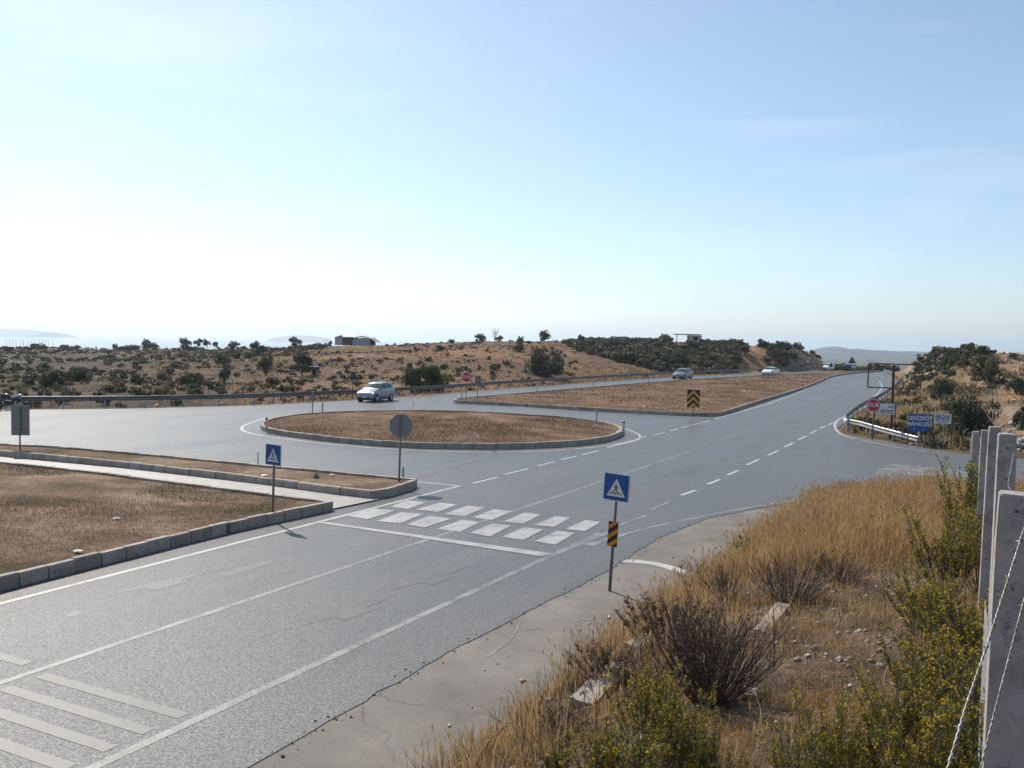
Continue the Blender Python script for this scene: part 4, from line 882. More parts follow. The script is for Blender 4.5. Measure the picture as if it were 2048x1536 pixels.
car(1365, 758, 0, (-.53, -.85), carpaint('grey_paint', (.17, .18, .20), .5), 'grey hatchback on the far carriageway above the chevron board', 4.2, 1.78, 1.54)
car(1541, 750.5, 0, (-.6, -.8), carpaint('white_paint', (.80, .80, .79), 0), 'white saloon on the far carriageway, second car from the crest', 4.4, 1.78, 1.47, 'saloon')
car(1657, 741, 0, (-.50, -.86), carpaint('bright_white_paint', (.82, .82, .82), 0), 'small far-off white car beside the rock cutting at the crest', 4.3, 1.8, 1.58, 'suv')
car(1699, 742.5, 0, (.62, .78), carpaint('dark_blue_paint', (.02, .028, .05), .3), 'dark car going over the crest below the large warning triangle', 4.3, 1.8, 1.6, 'suv')
p = place(628, 749); t = empty('trailer', p, .3); tag(t, 'small dark blue trailer beside the low tree beyond the guardrail', 'trailer'); M_TB = carpaint('blue_paint', (.02, .045, .10), .1)
MB().box((0, 0, .75), (1.3, .9, .45)).build('body', M_TB, t, bevel=.04); MB().tube([(-.65, 0, .6), (-1.3, 0, .5)], .04, 6).build('drawbar', M_DARK, t)
for sd_ in (1, -1): MB().tube([(0, sd_*.42, .3), (0, sd_*.56, .3)], .3, 14).build('wheel', M_TYRE, t)

# motorcycle
x, y = G(22, 819.5); t = empty('motorcycle', (x, y-.2, 0), R(8)); tag(t, 'dark motorcycle with a shiny pale seat parked against the far guardrail at the left edge', 'motorcycle')
M_MOTO = simple('moto_black', (.02, .02, .022), (.03, .03, .03), 5, .35); M_SEAT = simple('moto_seat', (.5, .5, .5), (.4, .4, .4), 4, .25, .3)  # pale seat colour imitates the white shine on it
for sx, nm in ((-.68, 'wheel'), (.68, 'wheel')):
    pts = [(sx+.26*math.cos(a), 0, .31+.26*math.sin(a)) for a in np.linspace(0, 2*math.pi, 21)]; w_ = MB().tube(pts, .055, 8).build(nm, M_TYRE, t, True)
    sp_ = MB()
    for k in range(5): a = k*1.257; sp_.tube([(sx, 0, .31), (sx+.22*math.cos(a), 0, .31+.22*math.sin(a))], .018, 5)
    sp_.build('rim', M_RIM, w_)
bd = MB(); bd.box((.0, 0, .42), (.52, .30, .34), ry=.1).box((.42, 0, .66), (.5, .22, .16), ry=-.25); bd.build('engine', M_MOTO, t, bevel=.04)
MB().tube([(-.42, 0, .86), (-.2, 0, .90), (.02, 0, .82), (.12, 0, .74)], [.08, .16, .14, .08], 10).build('fuel_tank', M_MOTO, t, True)
MB().tube([(.05, 0, .80), (.35, 0, .83), (.62, 0, .92), (.82, 0, .95)], [.09, .11, .10, .05], 10).build('seat', M_SEAT, t, True)
MB().tube([(-.68, .09, .31), (-.46, .09, .95)], .028, 6).tube([(-.68, -.09, .31), (-.46, -.09, .95)], .028, 6).build('fork', M_GALV, t)
MB().tube([(-.36, .34, 1.04), (-.48, .16, .98), (-.48, -.16, .98), (-.36, -.34, 1.04)], .02, 6).build('handlebar', M_MOTO, t)
for sd_ in (1, -1): MB().tube([(-.42, sd_*.3, 1.02), (-.46, sd_*.36, 1.2), (-.46, sd_*.36, 1.24)], [.012, .05, .05], 6).build('mirror', M_MOTO, t)
MB().tube([(-.1, -.16, .26), (.4, -.18, .30), (.85, -.18, .48)], [.03, .045, .05], 8).build('exhaust', M_RIM, t, True)
MB().box((-.56, 0, .90), (.14, .24, .20)).build('headlight', M_MOTO, t, bevel=.03)

# ------------------------------------------------------------------ buildings on the hill
M_SHEET = simple('shed_sheet', (.40, .42, .45), (.33, .35, .38), .8, .6); M_SROOF = simple('shed_roof', (.42, .40, .39), (.34, .31, .30), .7, .6, .3); M_IN = simple('shed_interior', (.10, .07, .05), (.17, .12, .08), 1, .9)  # interior brown is kept dark to imitate the shade inside
p = at_z(665, 691, 198); z = max(zt(p.x, 198)-.2, p.z+.1); t = empty('farm_shed', (p.x, 198, z)); tag(t, 'low grey sheet-metal farm shed with an open dark front on the skyline', 'shed')
sc_ = 198/F; w1, w2, w3 = 20*sc_, 64*sc_, 86*sc_; e0, rg = 15*sc_, 21*sc_
MB().add([(0, 2.5, 0), (w1, 0, 0), (w1, 0, rg-.4), (w1*.9, 0, rg), (0, 2.5, e0), (0, 8, 0), (0, 8, e0)], [(0, 1, 2, 3, 4), (0, 4, 6, 5)]).build('side_wall', M_SHEET, t)
MB().add([(w1+.02, .05, 0), (w2*.66, .05, 0), (w2*.66, .05, rg-.5), (w1+.02, .05, rg-.5)], [(0, 1, 2, 3)]).build('open_front', M_IN, t)  # flat dark sheet paints the shade of the open front
MB().box((w1+3, 4, rg/2-.3), (7, 7, rg-.7)).build('back_wall', M_IN, t)
MB().add([(w1*.8, -.5, rg-.15), (w2*1.02, -.5, rg-.15), (w2*1.02, 8, rg+.45), (w1*.8, 8, rg+.45), (-.2, 2.2, e0), (-.2, 8, e0)], [(0, 1, 2, 3), (0, 3, 5, 4)]).build('roof', M_SROOF, t)
a = MB().add([(w2*.66, -1.2, 0), (w3-1.2, -1.2, 0), (w3-1.2, -1.2, rg-.9), (w2*.78, -1.2, rg-.6), (w2*.66, -1.2, rg-1.1), (w3-1.2, 5, 0), (w3-1.2, 5, rg-.9), (w2*.66, 5, 0), (w2*.66, 5, rg-1.1)], [(0, 1, 2, 3, 4), (1, 5, 6, 2), (0, 4, 8, 7)]).build('annex_wall', M_SHEET, t)
MB().add([(w2*.62, -1.4, rg-.95), (w2*.78, -1.5, rg-.42), (w3-1.0, -1.5, rg-.7), (w3+.6, -1.5, rg-1.7), (w3+.6, 5, rg-1.7), (w3-1, 5, rg-.5), (w2*.78, 5, rg-.2), (w2*.62, 5, rg-.75)], [(0, 1, 6, 7), (1, 2, 5, 6), (2, 3, 4, 5)]).build('annex_roof', M_SROOF, t)
M_WALLW = simple('white_wall', (.62, .60, .56), (.5, .48, .44), 1, .8)
p = at_z(1376, 686, 184); z = p.z; t = empty('small_house', (p.x, 184, z)); tag(t, 'low white block hut with a flat dark roof on posts on the middle hilltop', 'hut'); sc_ = 184/F
hh = (687-672)*sc_+.2
MB().box((14*sc_, 1, hh/2-.6), (24*sc_, 3, hh+.9)).build('wall', M_WALLW, t); MB().box((-1*sc_, .5, hh+.02), (50*sc_, 3.8, .16)).build('roof', M_DARK, t)
for q in (-24, -2): MB().box((q*sc_, -.9, hh/2), (.15, .15, hh)).build('post', M_DARK, t)
MB().box((14*sc_, -.53, hh*.55), (1.0, .06, .7)).build('window', M_DARK, t)
p = at_z(1162, 681, 188); z = zt(p.x, 188)-.1; t = empty('water_tank', (p.x, 188, z)); tag(t, 'dark square water tank standing on the skyline', 'water tank'); s = 188/F*6.5
MB().box((0, 0, s*1.0), (2*s, 2*s, 2*s)).build('tank', M_DARK, t, bevel=.1); MB().tube([(-.2, 0, 2*s), (-.2, 0, 2*s+.35)], .3, 10).build('lid', M_DARK, t)
# thin fence stakes along the far left skyline
stk = None
for k in range(14):
    px = 12+k*7.2+random.uniform(-1.5, 1.5); Y = 228; p = at_z(px, 691, Y); z = zt(p.x, Y)
    if stk is None:
        stk = MB().tube([(0, 0, -.3), (0, 0, 2.2), (-.5, 0, 2.6)], .055, 5).build('fence_stake', M_WHITE); o = stk
    else: o = stk.copy(); COL.objects.link(o)
    o.location = (p.x, Y, z); tag(o, 'thin white bent-topped fence stake on the far left skyline before the sea', 'fence stake', 'white stakes on the far left skyline')
# ------------------------------------------------------------------ vegetation
M_OLIVE = leafmat('olive_leaves', [(.035, .043, .024), (.066, .080, .043), (.11, .122, .072)], .27)
M_MAQ = leafmat('maquis_leaves', [(.048, .052, .030), (.092, .090, .052), (.15, .135, .082)], .22)
M_BRUSH = leafmat('dry_brush', [(.075, .055, .035), (.13, .10, .062), (.19, .15, .095)], .25)
M_GREEN = leafmat('fig_leaves', [(.035, .06, .018), (.065, .105, .03), (.11, .16, .05)], .35)
M_WEED = leafmat('weedy_leaves', [(.055, .06, .022), (.10, .10, .035), (.16, .15, .06)], .3)
M_BARK = simple('bark', (.10, .08, .06), (.055, .045, .035), 6, .9)
def quads(C, N, sz, asp=1.6):          # oriented leaf quads around centres
    n = len(C); a = rng.normal(size=(n, 3)); N = N/np.linalg.norm(N, axis=1, keepdims=True); a -= (a*N).sum(1, keepdims=True)*N; a /= np.linalg.norm(a, axis=1, keepdims=True)
    b = np.cross(N, a); s = sz*(.6+.8*rng.random((n, 1))); a = a*s*asp/2; b = b*s/2
    V = np.stack([C-a, C+b*.9, C+a, C-b*.9], 1).reshape(-1, 3); return V, np.arange(4*n).reshape(-1, 4)
def crown_mesh(name, n, leaf, clumps, flat_=.75, seed=1):
    r = np.random.default_rng(seed); C = []; N = []
    per = n//clumps; cen = []
    for k in range(clumps):
        a = r.random()*2*math.pi; rr = r.random()**.5*.72; h = r.random()
        c = np.array([math.cos(a)*rr, math.sin(a)*rr, .18+(h*.95)*math.sqrt(max(.05, 1-rr*rr*.9))*flat_]); s = .20+.17*r.random()
        d = r.normal(size=(per, 3)); d /= np.linalg.norm(d, axis=1, keepdims=True); q = s*(.5+.5*r.random((per, 1))**.5)
        C.append(c+d*q*np.array([1, 1, .8])); N.append(d+r.normal(size=(per, 3))*.55)
    C = np.concatenate(C); N = np.concatenate(N); C[:, 2] = np.maximum(C[:, 2], .015)
    V, Fc = quads(C, N, leaf); return npmesh(name, V, Fc)
CROWNS = {}
def crowns(key, mat, n, leaf, clumps, k=3, flat_=.75):
    CROWNS[key] = []
    for i in range(k):
        me = crown_mesh('crown', n, leaf, clumps, flat_, seed=hash(key) % 100+i if False else len(CROWNS)*17+i); me.materials.append(mat); CROWNS[key].append(me)
crowns('olive', M_OLIVE, 5200, .055, 26, 3, .8); crowns('maq', M_MAQ, 900, .11, 11, 5, .62); crowns('brush', M_BRUSH, 700, .09, 9, 4, .6); crowns('low', M_MAQ, 150, .22, 5, 4, .6); crowns('lowb', M_BRUSH, 120, .2, 5, 4, .6); crowns('weedy', M_WEED, 700, .09, 9, 3, .7); crowns('green', M_GREEN, 3600, .075, 18, 2, .85); crowns('oliveS', M_OLIVE, 1500, .085, 15, 4, .85)
def tree(px, pyb, pyt, wpx, label, key='olive', trunk=.35, group=None, cat='tree', name='tree', Y=None, dens=None):
    if Y is None: p = place(px, pyb)
    else: p = at_z(px, pyb, Y); p.z = zt(p.x, Y)
    sc = p.y/F; h = (pyb-pyt)*sc; wd = wpx*sc/2; t = empty(name, (p.x, p.y, p.z-.05), random.random()*6.28); tag(t, label, cat, group)
    Y = Y; c = link('crown', random.choice(CROWNS[key]), None, t); ch = h*(1-trunk); c.location = (0, 0, h*trunk-.12*ch); c.scale = (wd*1.12, wd*1.12, ch*1.12)
    mb = MB(); th = h*trunk+ch*.35; mb.tube([(0, 0, -.3), (.05*wd, 0, th*.4), (-.04*wd, .05*wd, th)], [h*.045, h*.035, h*.02], 6)
    for k in range(5):
        a = k*1.3+random.random(); mb.tube([(0, 0, th*.55), (math.cos(a)*wd*.35, math.sin(a)*wd*.35, th), (math.cos(a)*wd*.6, math.sin(a)*wd*.6, h*trunk+ch*.6)], [h*.022, h*.014, h*.006], 5)
    mb.build('trunk', M_BARK, t); return t
tree(1087, 751, 697, 78, 'large round dark olive tree behind the guardrail, the biggest on the dry hillside', 'olive', .10)
tree(858, 785, 730, 74, 'bright green fig tree spilling over the far guardrail right of the silver hatchback', 'green', .04)
tree(823, 785, 736, 46, 'thin grey-green tree left of the bright green fig tree', 'oliveS', .12)
tree(605, 752, 706, 46, 'olive tree shading the dark blue parked car', 'oliveS', .28)
tree(532, 752, 706, 36, 'rounded olive tree between the parked car and the skyline shrubs', 'oliveS', .22)
tree(447, 733, 707, 34, 'upper dark bushy tree left of the rounded olive', 'oliveS', .12)
tree(449, 766, 728, 24, 'narrow dark tree directly below the bushy tree', 'oliveS', .1)
tree(371, 698, 673, 25, 'round-headed tree standing out above the sea on the skyline', 'oliveS', .35, Y=222)
tree(397, 699, 678, 20, 'open small-crowned tree second in the skyline clump', 'oliveS', .4, Y=224)
tree(414, 699, 677, 18, 'slim tree third in the skyline clump above the sea', 'oliveS', .42, Y=224)
tree(430, 699, 684, 13, 'smallest tree at the right of the skyline clump', 'oliveS', .45, Y=224)
tree(293, 702, 682, 20, 'lone bushy tree on the left skyline', 'oliveS', .15, Y=222)
tree(230, 701, 690, 12, 'small skyline tree left of the lone bushy tree', 'oliveS', .15, Y=222)
tree(468, 704, 688, 28, 'spreading low tree on the skyline right of the clump', 'oliveS', .1, Y=218)
tree(515, 712, 685, 34, 'broad dark tree on the skyline above the rounded olive', 'oliveS', .15)
tree(591, 706, 683, 28, 'round tree on the skyline left of the farm shed', 'oliveS', .3, Y=205)
tree(660, 693, 681, 9, 'tiny tree touching the left wall of the farm shed', 'oliveS', .2, Y=197)
tree(960, 682, 667, 28, 'rounded tree alone on the middle skyline', 'oliveS', .1, Y=192)
tree(998, 683, 671, 18, 'small rounded skyline tree right of the bare tree', 'oliveS', .1, Y=192)
tree(1041, 684, 671, 16, 'small tree on the skyline left of the feathery one', 'oliveS', .1, Y=192)
tree(1089, 690, 667, 24, 'feathery tree on the skyline above the large round olive', 'oliveS', .1, Y=188)
tree(1330, 684, 669, 27, 'flat-topped dark tree on the skyline left of the white hut', 'oliveS', .1, Y=186)
tree(1247, 684, 672, 56, 'wide low dark thicket tree on the middle skyline', 'oliveS', .05, Y=187)
tree(1885, 797, 753, 42, 'dark green rounded tree on the right slope above the name boards', 'olive', .05)
tree(1938, 868, 792, 96, 'big spreading green bush beside the pale gravel lot', 'olive', .03)
tree(2034, 788, 756, 46, 'dark bush above the gravel lot at the right edge', 'oliveS', .05)
tree(1978, 766, 719, 66, 'sprawling dark bush on the brown right-hand hillside', 'oliveS', .05)
tree(2045, 860, 800, 40, 'rusty-green bush by the rubble at the right edge', 'oliveS', .05)
# bare tree
p = at_z(989, 703, 176); z = zt(p.x, 176); t = empty('bare_tree', (p.x, 176, z)); tag(t, 'thin leafless tree with upright twigs on the dry hill', 'tree'); mb = MB(); mb.tube([(0, 0, -.2), (0, 0, 1.6), (.1, 0, 3.2)], [.09, .06, .03], 5)
for k in range(16):
    a = random.random()*6.28; h0 = random.uniform(.8, 2.6); mb.tube([(0, 0, h0), (math.cos(a)*.5, math.sin(a)*.5, h0+.5), (math.cos(a)*.9, math.sin(a)*.9, h0+1.3)], [.03, .02, .008], 4)
mb.build('trunk', M_BARK, t)
# shrubs as individuals, by zone
def shrub(p, w_, h_, key, label, cat, group, name='shrub'):
    o = link(name, random.choice(CROWNS[key]), None); o.location = (p.x, p.y, p.z-.08*h_); o.scale = (w_/2, w_/2*random.uniform(.8, 1.2), h_); o.rotation_euler = (0, 0, random.random()*6.28); tag(o, label, cat, group); return o
def zone(n, poly, wr_, ar, keys, label, group, cat='shrub', name='shrub', maxY=260, seed=3):
    r = random.Random(seed); xs = [q[0] for q in poly]; ys = [q[1] for q in poly]; got = 0; tries = 0
    while got < n and tries < n*40:
        tries += 1; px = r.uniform(min(xs), max(xs)); py = r.uniform(min(ys), max(ys)); ins = False
        for i in range(len(poly)):
            x1, y1 = poly[i]; x2, y2 = poly[(i+1) % len(poly)]
            if (y1 > py) != (y2 > py) and px < (x2-x1)*(py-y1)/(y2-y1)+x1: ins = not ins
        if not ins: continue
        p = place(px, py)
        if p.y > maxY or not okpos(px, py): continue
        w_ = r.uniform(*wr_); shrub(p, w_, w_*r.uniform(*ar), r.choice(keys), label, cat, group, name); got += 1
def okpos(px, py): return not (650 < px < 768 and py < 706) and not (1340 < px < 1408 and py < 694) and not (1150 < px < 1175 and py < 690) and not (1590 < px < 1650 and py > 700) and not (abs(px-(1508-(py-690)*.5)) < 15+(py-690)*.22 and 686 < py < 745)
zone(36, [(1150, 688), (1250, 684), (1420, 686), (1495, 694), (1490, 715), (1450, 745), (1330, 745), (1240, 722), (1150, 700)], (2.4, 5.0), (.3, .45), ['maq', 'maq', 'oliveS'], 'dense dark evergreen shrub in the thicket covering the middle hill', 'evergreen thicket on the middle hill')
zone(14, [(1530, 688), (1575, 690), (1620, 702), (1600, 708), (1575, 735), (1530, 740)], (1.8, 3.6), (.4, .6), ['maq', 'oliveS'], 'dark shrub clinging to the rocky cutting left of the crest', 'shrubs on the rocky cutting')
zone(10, [(1405, 687), (1600, 693), (1600, 698), (1405, 692)], (2.4, 4.5), (.4, .55), ['maq', 'oliveS'], 'rounded evergreen shrub along the middle hill skyline right of the hut', 'skyline shrubs right of the hut')
zone(48, [(0, 699), (330, 701), (700, 702), (640, 775), (0, 785)], (1.0, 2.8), (.35, .6), ['maq', 'maq', 'oliveS', 'brush'], 'low dull green shrub in the scrub left of the farm shed', 'scattered scrub shrubs on the left')
zone(20, [(0, 694), (640, 695), (640, 702), (0, 702)], (2.2, 5.0), (.3, .45), ['maq', 'oliveS'], 'dark bush along the left skyline in front of the sea', 'bushes on the left skyline')
zone(26, [(700, 700), (1150, 690), (1200, 740), (1000, 755), (700, 775)], (.7, 1.9), (.5, .7), ['brush', 'maq', 'oliveS'], 'small scattered shrub on the dry grassy middle slope', 'small shrubs on the dry slope')
zone(14, [(840, 687), (1340, 684), (1340, 687), (840, 690)], (1.0, 2.4), (.4, .6), ['maq', 'oliveS', 'brush'], 'tiny bush breaking the middle skyline', 'tiny bushes on the middle skyline')
zone(24, [(1830, 726), (1870, 704), (1960, 698), (1985, 708), (1890, 740), (1840, 746)], (1.6, 3.4), (.35, .5), ['maq', 'oliveS'], 'dark evergreen shrub covering the right hilltop', 'evergreen shrubs on the right hilltop')
zone(30, [(1700, 845), (1740, 822), (1800, 772), (1870, 756), (1900, 790), (1930, 860), (1900, 880), (1820, 866), (1780, 870), (1720, 862)], (.6, 1.5), (.45, .7), ['maq', 'brush', 'brush', 'weedy'], 'yellowish green roadside shrub behind the right guardrail', 'roadside shrubs behind the right guardrail')
zone(10, [(1980, 712), (2060, 715), (2060, 780), (1960, 780)], (.8, 1.8), (.4, .6), ['brush', 'maq'], 'sparse brown shrub on the bare right hillside', 'sparse shrubs on the right hillside')
zone(18, [(0, 782), (500, 778), (720, 772), (1010, 757), (1010, 764), (720, 784), (500, 795), (0, 800)], (.7, 1.6), (.4, .65), ['brush', 'maq', 'weedy'], 'weedy bush growing just behind the far guardrail', 'weedy bushes behind the far guardrail')
zone(6, [(1040, 752), (1480, 744), (1480, 750), (1040, 760)], (.8, 1.5), (.4, .6), ['brush', 'maq'], 'weed clump behind the far guardrail right of the large olive', 'weed clumps behind the far guardrail')
def thicket(n, cond, box, wr_, ar, key, label):
    X, Y = scatter(n, *box, cond); k = okpos; u, v = proj(X, Y, T(X, Y)); m_ = np.array([okpos(a, b_) for a, b_ in zip(u, v)], bool); X, Y = X[m_], Y[m_]; Z = T(X, Y); Vs = []; Fs = []; o = 0
    for x, y, z in zip(X, Y, Z):
        me = random.choice(CROWNS[key]); nv = len(me.vertices); co = np.empty(nv*3, np.float32); me.vertices.foreach_get('co', co); co = co.reshape(-1, 3).copy(); w_ = random.uniform(*wr_); h_ = w_*random.uniform(*ar); a = random.random()*6.28
        c_, s_ = math.cos(a)*w_/2, math.sin(a)*w_/2; Vs.append(np.stack([co[:, 0]*c_-co[:, 1]*s_+x, co[:, 0]*s_+co[:, 1]*c_+y, co[:, 2]*h_+z-.1*h_], -1)); Fs.append(np.arange(nv).reshape(-1, 4)+o); o += nv
    return tag(link('scrub', npmesh('scrub', np.concatenate(Vs), np.concatenate(Fs)), CROWNS[key][0].materials[0]), label, 'scrub', kind='stuff')
p = place(1655, 741, dmax=260)
for k in range(6):
    pp = at_z(1600+k*17, 741, 205); pp.z = zt(pp.x, 205); shrub(pp, 3, 1.6, 'maq', 'low bush in the hollow beyond the crest', 'shrub', 'bushes beyond the crest')
for k in range(8):
    pp = at_z(1660+k*17, 741, 232); pp.z = -float(drop(232)); shrub(pp, 7, 2.2+random.random()*1.3, 'maq', 'dark tree-sized bush lower down beyond the crest', 'shrub', 'large bushes beyond the crest')

# --- blades: fields of grass as one mesh each
def blades(name, X, Y, Z, h, wd, mat, label, lean=.35, head=0, cat='grass'):
    n = len(X); a = rng.random(n)*2*np.pi; l = (rng.random(n)**1.2)*lean*h; dx, dy = np.cos(a), np.sin(a); b = rng.random(n)*2*np.pi; wx, wy = np.cos(b)*wd/2, np.sin(b)*wd/2
    B = np.stack([X, Y, Z], -1); M_ = B+np.stack([dx*l*.35, dy*l*.35, h*.55], -1); Tp = B+np.stack([dx*l, dy*l, h*(1-.3*(l/np.maximum(h, 1e-3)))], -1); Wv = np.stack([wx, wy, wx*0], -1)
    V = np.stack([B-Wv, B+Wv, M_+Wv*.8, M_-Wv*.8, Tp+Wv*.25, Tp-Wv*.25], 1).reshape(-1, 3); i = np.arange(n)[:, None]*6
    Fc = np.concatenate([i+np.array([[0, 1, 2, 3]]), i+np.array([[3, 2, 4, 5]])], 0)
    if head:
        k = rng.random(n) < head; T2 = Tp[k]; m = len(T2); s = (wd[k] if hasattr(wd, '__len__') else wd)*1.0; s = np.asarray(s)[..., None] if np.ndim(s) else s
        Hv = np.stack([T2-np.array([0, 0, .05]), T2+Wv[k]*1.9, T2+np.array([0, 0, .04]), T2-Wv[k]*1.9], 1).reshape(-1, 3); j = len(V)+np.arange(4*m).reshape(-1, 4); V = np.concatenate([V, Hv]); Fc = np.concatenate([Fc, j])
    return tag(link(name, npmesh(name, V, Fc), mat), label, cat, kind='stuff')
M_BWG = leafmat('dead_brush', [(.09, .055, .035), (.15, .095, .06), (.22, .15, .095)], .2)
M_GOLD = leafmat('golden_grass', [(.28, .155, .055), (.46, .285, .115), (.62, .44, .23)], .3, .7)
M_STRAW = leafmat('straw', [(.12, .075, .043), (.21, .145, .088), (.34, .26, .165)], .3, .7)
M_ISLG = leafmat('island_grass', [(.085, .048, .028), (.145, .09, .052), (.235, .16, .097)], .25, .5)
def scatter(n, x0, x1, y0, y1, cond):
    X = rng.uniform(x0, x1, n); Y = rng.uniform(y0, y1, n); k = cond(X, Y); return X[k], Y[k]
def inside(P):
    def f(X, Y):
        ins = np.zeros(X.shape, bool); n = len(P)
        for i in range(n):
            x1, y1 = P[i]; x2, y2 = P[(i+1) % n]; ins ^= ((y1 > Y) != (y2 > Y)) & (X < (x2-x1)*(Y-y1)/(y2-y1+1e-12)+x1)
        return ins
    return f
def isl(P, n, box, h, wd, mat, label, thr=-.3, seed=0):
    I = inset(P, .22); f = inside(I); X, Y = scatter(n, *box, lambda x, y: f(x, y) & (fbm(x+seed, y, 3.5, 4) > thr+rng.random(len(x))*.5)); hh = h*(.5+rng.random(len(X)))
    d = np.abs(sdist(X, Y, I+[I[0]])); Z = .2+.05*sstep(d/4)-drop(Y)
    Z = .2+(.3 if P is C_ISL else .25 if P is D_ISL else .1 if P is A_ISL else .06)*sstep(d/4)-drop(Y)-.01
    blades('dry_grass', X, Y, Z, hh, wd, mat, label, .8)
isl(C_ISL, 60000, (-15, 8, 37, 58), .09, .02, M_ISLG, 'short brown dry grass on the oval island')
isl(D_ISL, 90000, (-6, 60, 57, 150), .13, .04, M_ISLG, 'dry brown grass on the long median')
isl(A_ISL, 110000, (-24, -4, 14, 33), .06, .014, M_STRAW, 'patchy straw-coloured grass on the lower left plot', -.1)
isl(B_ISL, 26000, (-30, -2, 25, 40), .06, .016, M_STRAW, 'short straw on the narrow kerbed strip', -.2)
gm_ = leafmat('green_weeds', [(.05, .06, .02), (.085, .09, .035), (.14, .13, .06)], .3, .7)
f_ = inside(inset(A_ISL, .4)); X, Y = scatter(60000, -22, -6, 16, 30, lambda x, y: f_(x, y) & (fbm(x+31, y*1.6, 3.2, 4) > .12+rng.random(len(x))*.25)); blades('green_weeds', X, Y, np.full(len(X), .27), .035+.05*rng.random(len(X)), .014, gm_, 'olive green weed patches on the lower left plot', .9, cat='weeds')

# scrub tufts of the hillside (uncountable)
def tufts(n, cond, box, h, wd, per, mat, label, name='scrub', cat='scrub'):
    X, Y = scatter(n, *box, cond); k = per; X = np.repeat(X, k)+rng.normal(size=len(X)*k)*.22; Y = np.repeat(Y, k)+rng.normal(size=len(Y)*k)*.22
    Z = T(X, Y)-.05; blades(name, X, Y, Z, h*(.4+rng.random(len(X))*.9), wd, mat, label, .9, cat=cat)
wrf = lambda x, y: -sdist(x, y, RLINE)
dgf = lambda x, y: -sdist(x, y, GUARD)
uf = lambda x, y: 1024+F*x/np.maximum(y, 5)
zin = lambda a: inside(a)
def pxin(P):
    f = inside(P)
    return lambda x, y: f(*proj(x, y, T(x, y)))
midp = pxin([(1130, 684), (1250, 680), (1420, 682), (1497, 690), (1495, 712), (1455, 748), (1330, 748), (1230, 722), (1150, 704)])
cutp = pxin([(1525, 684), (1575, 684), (1610, 692), (1626, 706), (1600, 712), (1575, 744), (1515, 744)])
thicket(1500, lambda x, y: (y > 120) & (uf(x, y) > 1100) & midp(x, y), (5, 60, 120, 205), (1.2, 3.2), (.35, .5), 'low', 'dark evergreen undergrowth filling the middle hill thicket')
thicket(700, lambda x, y: (y > 150) & (uf(x, y) > 1500) & cutp(x, y), (45, 75, 150, 205), (.8, 2.2), (.4, .6), 'low', 'dark undergrowth on the cutting left of the crest')
thicket(3600, lambda x, y: (dgf(x, y) > 2) & (uf(x, y) > -60) & (uf(x, y) < 720) & (fbm(x+120, y, 18, 4) > -.25+rng.random(len(x))*.5), (-150, -10, 52, 230), (.5, 1.7), (.35, .6), 'low', 'patchy grey-green undergrowth over the left scrubland')
thicket(4200, lambda x, y: (dgf(x, y) > 2) & (uf(x, y) > -60) & (uf(x, y) < 1150) & (fbm(x+20, y, 16, 4) > -.3+rng.random(len(x))*.5), (-150, 25, 52, 230), (.5, 1.5), (.3, .55), 'lowb', 'brown dry undergrowth over the far hillside')
thicket(650, lambda x, y: (wrf(x, y) > 1) & (y > 98) & (y < 135) & (uf(x, y) > 1820) & (uf(x, y) < 1985), (45, 80, 85, 135), (.9, 2.4), (.35, .5), 'low', 'evergreen undergrowth on the right hilltop')
thicket(300, lambda x, y: (wrf(x, y) > .6) & (wrf(x, y) < 9) & (y > 42) & (y < 100) & (fbm(x+66, y, 7, 3) > -.2), (19, 60, 42, 100), (.4, 1.2), (.4, .7), 'low', 'olive green undergrowth behind the right guardrail')
tufts(9000, lambda x, y: (dgf(x, y) > 1) & (uf(x, y) > -150) & (uf(x, y) < 1640) & (fbm(x, y, 14, 4) > -.15+rng.random(len(x))*.5), (-160, 70, 52, 235), .30, .10, 4, M_BRUSH, 'brown brushy undergrowth over the hillside beyond the guardrail')
tufts(22000, lambda x, y: (dgf(x, y) > 1) & (uf(x, y) > 300) & (uf(x, y) < 1640) & (fbm(x+400, y, 9, 4) > -.2+rng.random(len(x))*.4), (-110, 70, 52, 235), .26, .12, 4, M_BWG, 'dead brown brush over the middle slope', 'dead_brush')
tufts(26000, lambda x, y: (dgf(x, y) > .6) & (uf(x, y) > 250) & (uf(x, y) < 1640) & (fbm(x+700, y, 11, 4) > -.2+rng.random(len(x))*.4), (-90, 70, 52, 220), .22, .10, 4, M_GOLD, 'golden dry grass over the middle slope', 'dry_grass', 'grass')
tufts(9000, lambda x, y: (dgf(x, y) > .35) & (dgf(x, y) < 3) & (uf(x, y) > -100), (-60, 60, 45, 180), .42, .05, 5, M_STRAW, 'dry weeds at the foot of the far guardrail', 'dry_weeds', 'weeds')
tufts(14000, lambda x, y: (wrf(x, y) > .5) & (uf(x, y) < 2150) & (y < 165) & (fbm(x, y, 6, 4) > -.1+rng.random(len(x))*.4), (18, 110, 38, 165), .45, .07, 5, M_GOLD, 'dry golden grass on the right-hand slope', 'dry_grass', 'grass')
tufts(9000, lambda x, y: (wrf(x, y) > .4) & (wrf(x, y) < 14) & (y < 120) & (y > 41) & (fbm(x+55, y, 5, 4) > rng.random(len(x))*.3-.05), (18, 75, 40, 120), .5, .10, 5, M_MAQ, 'green weeds on the right-hand slope behind the guardrail', 'green_weeds', 'weeds')
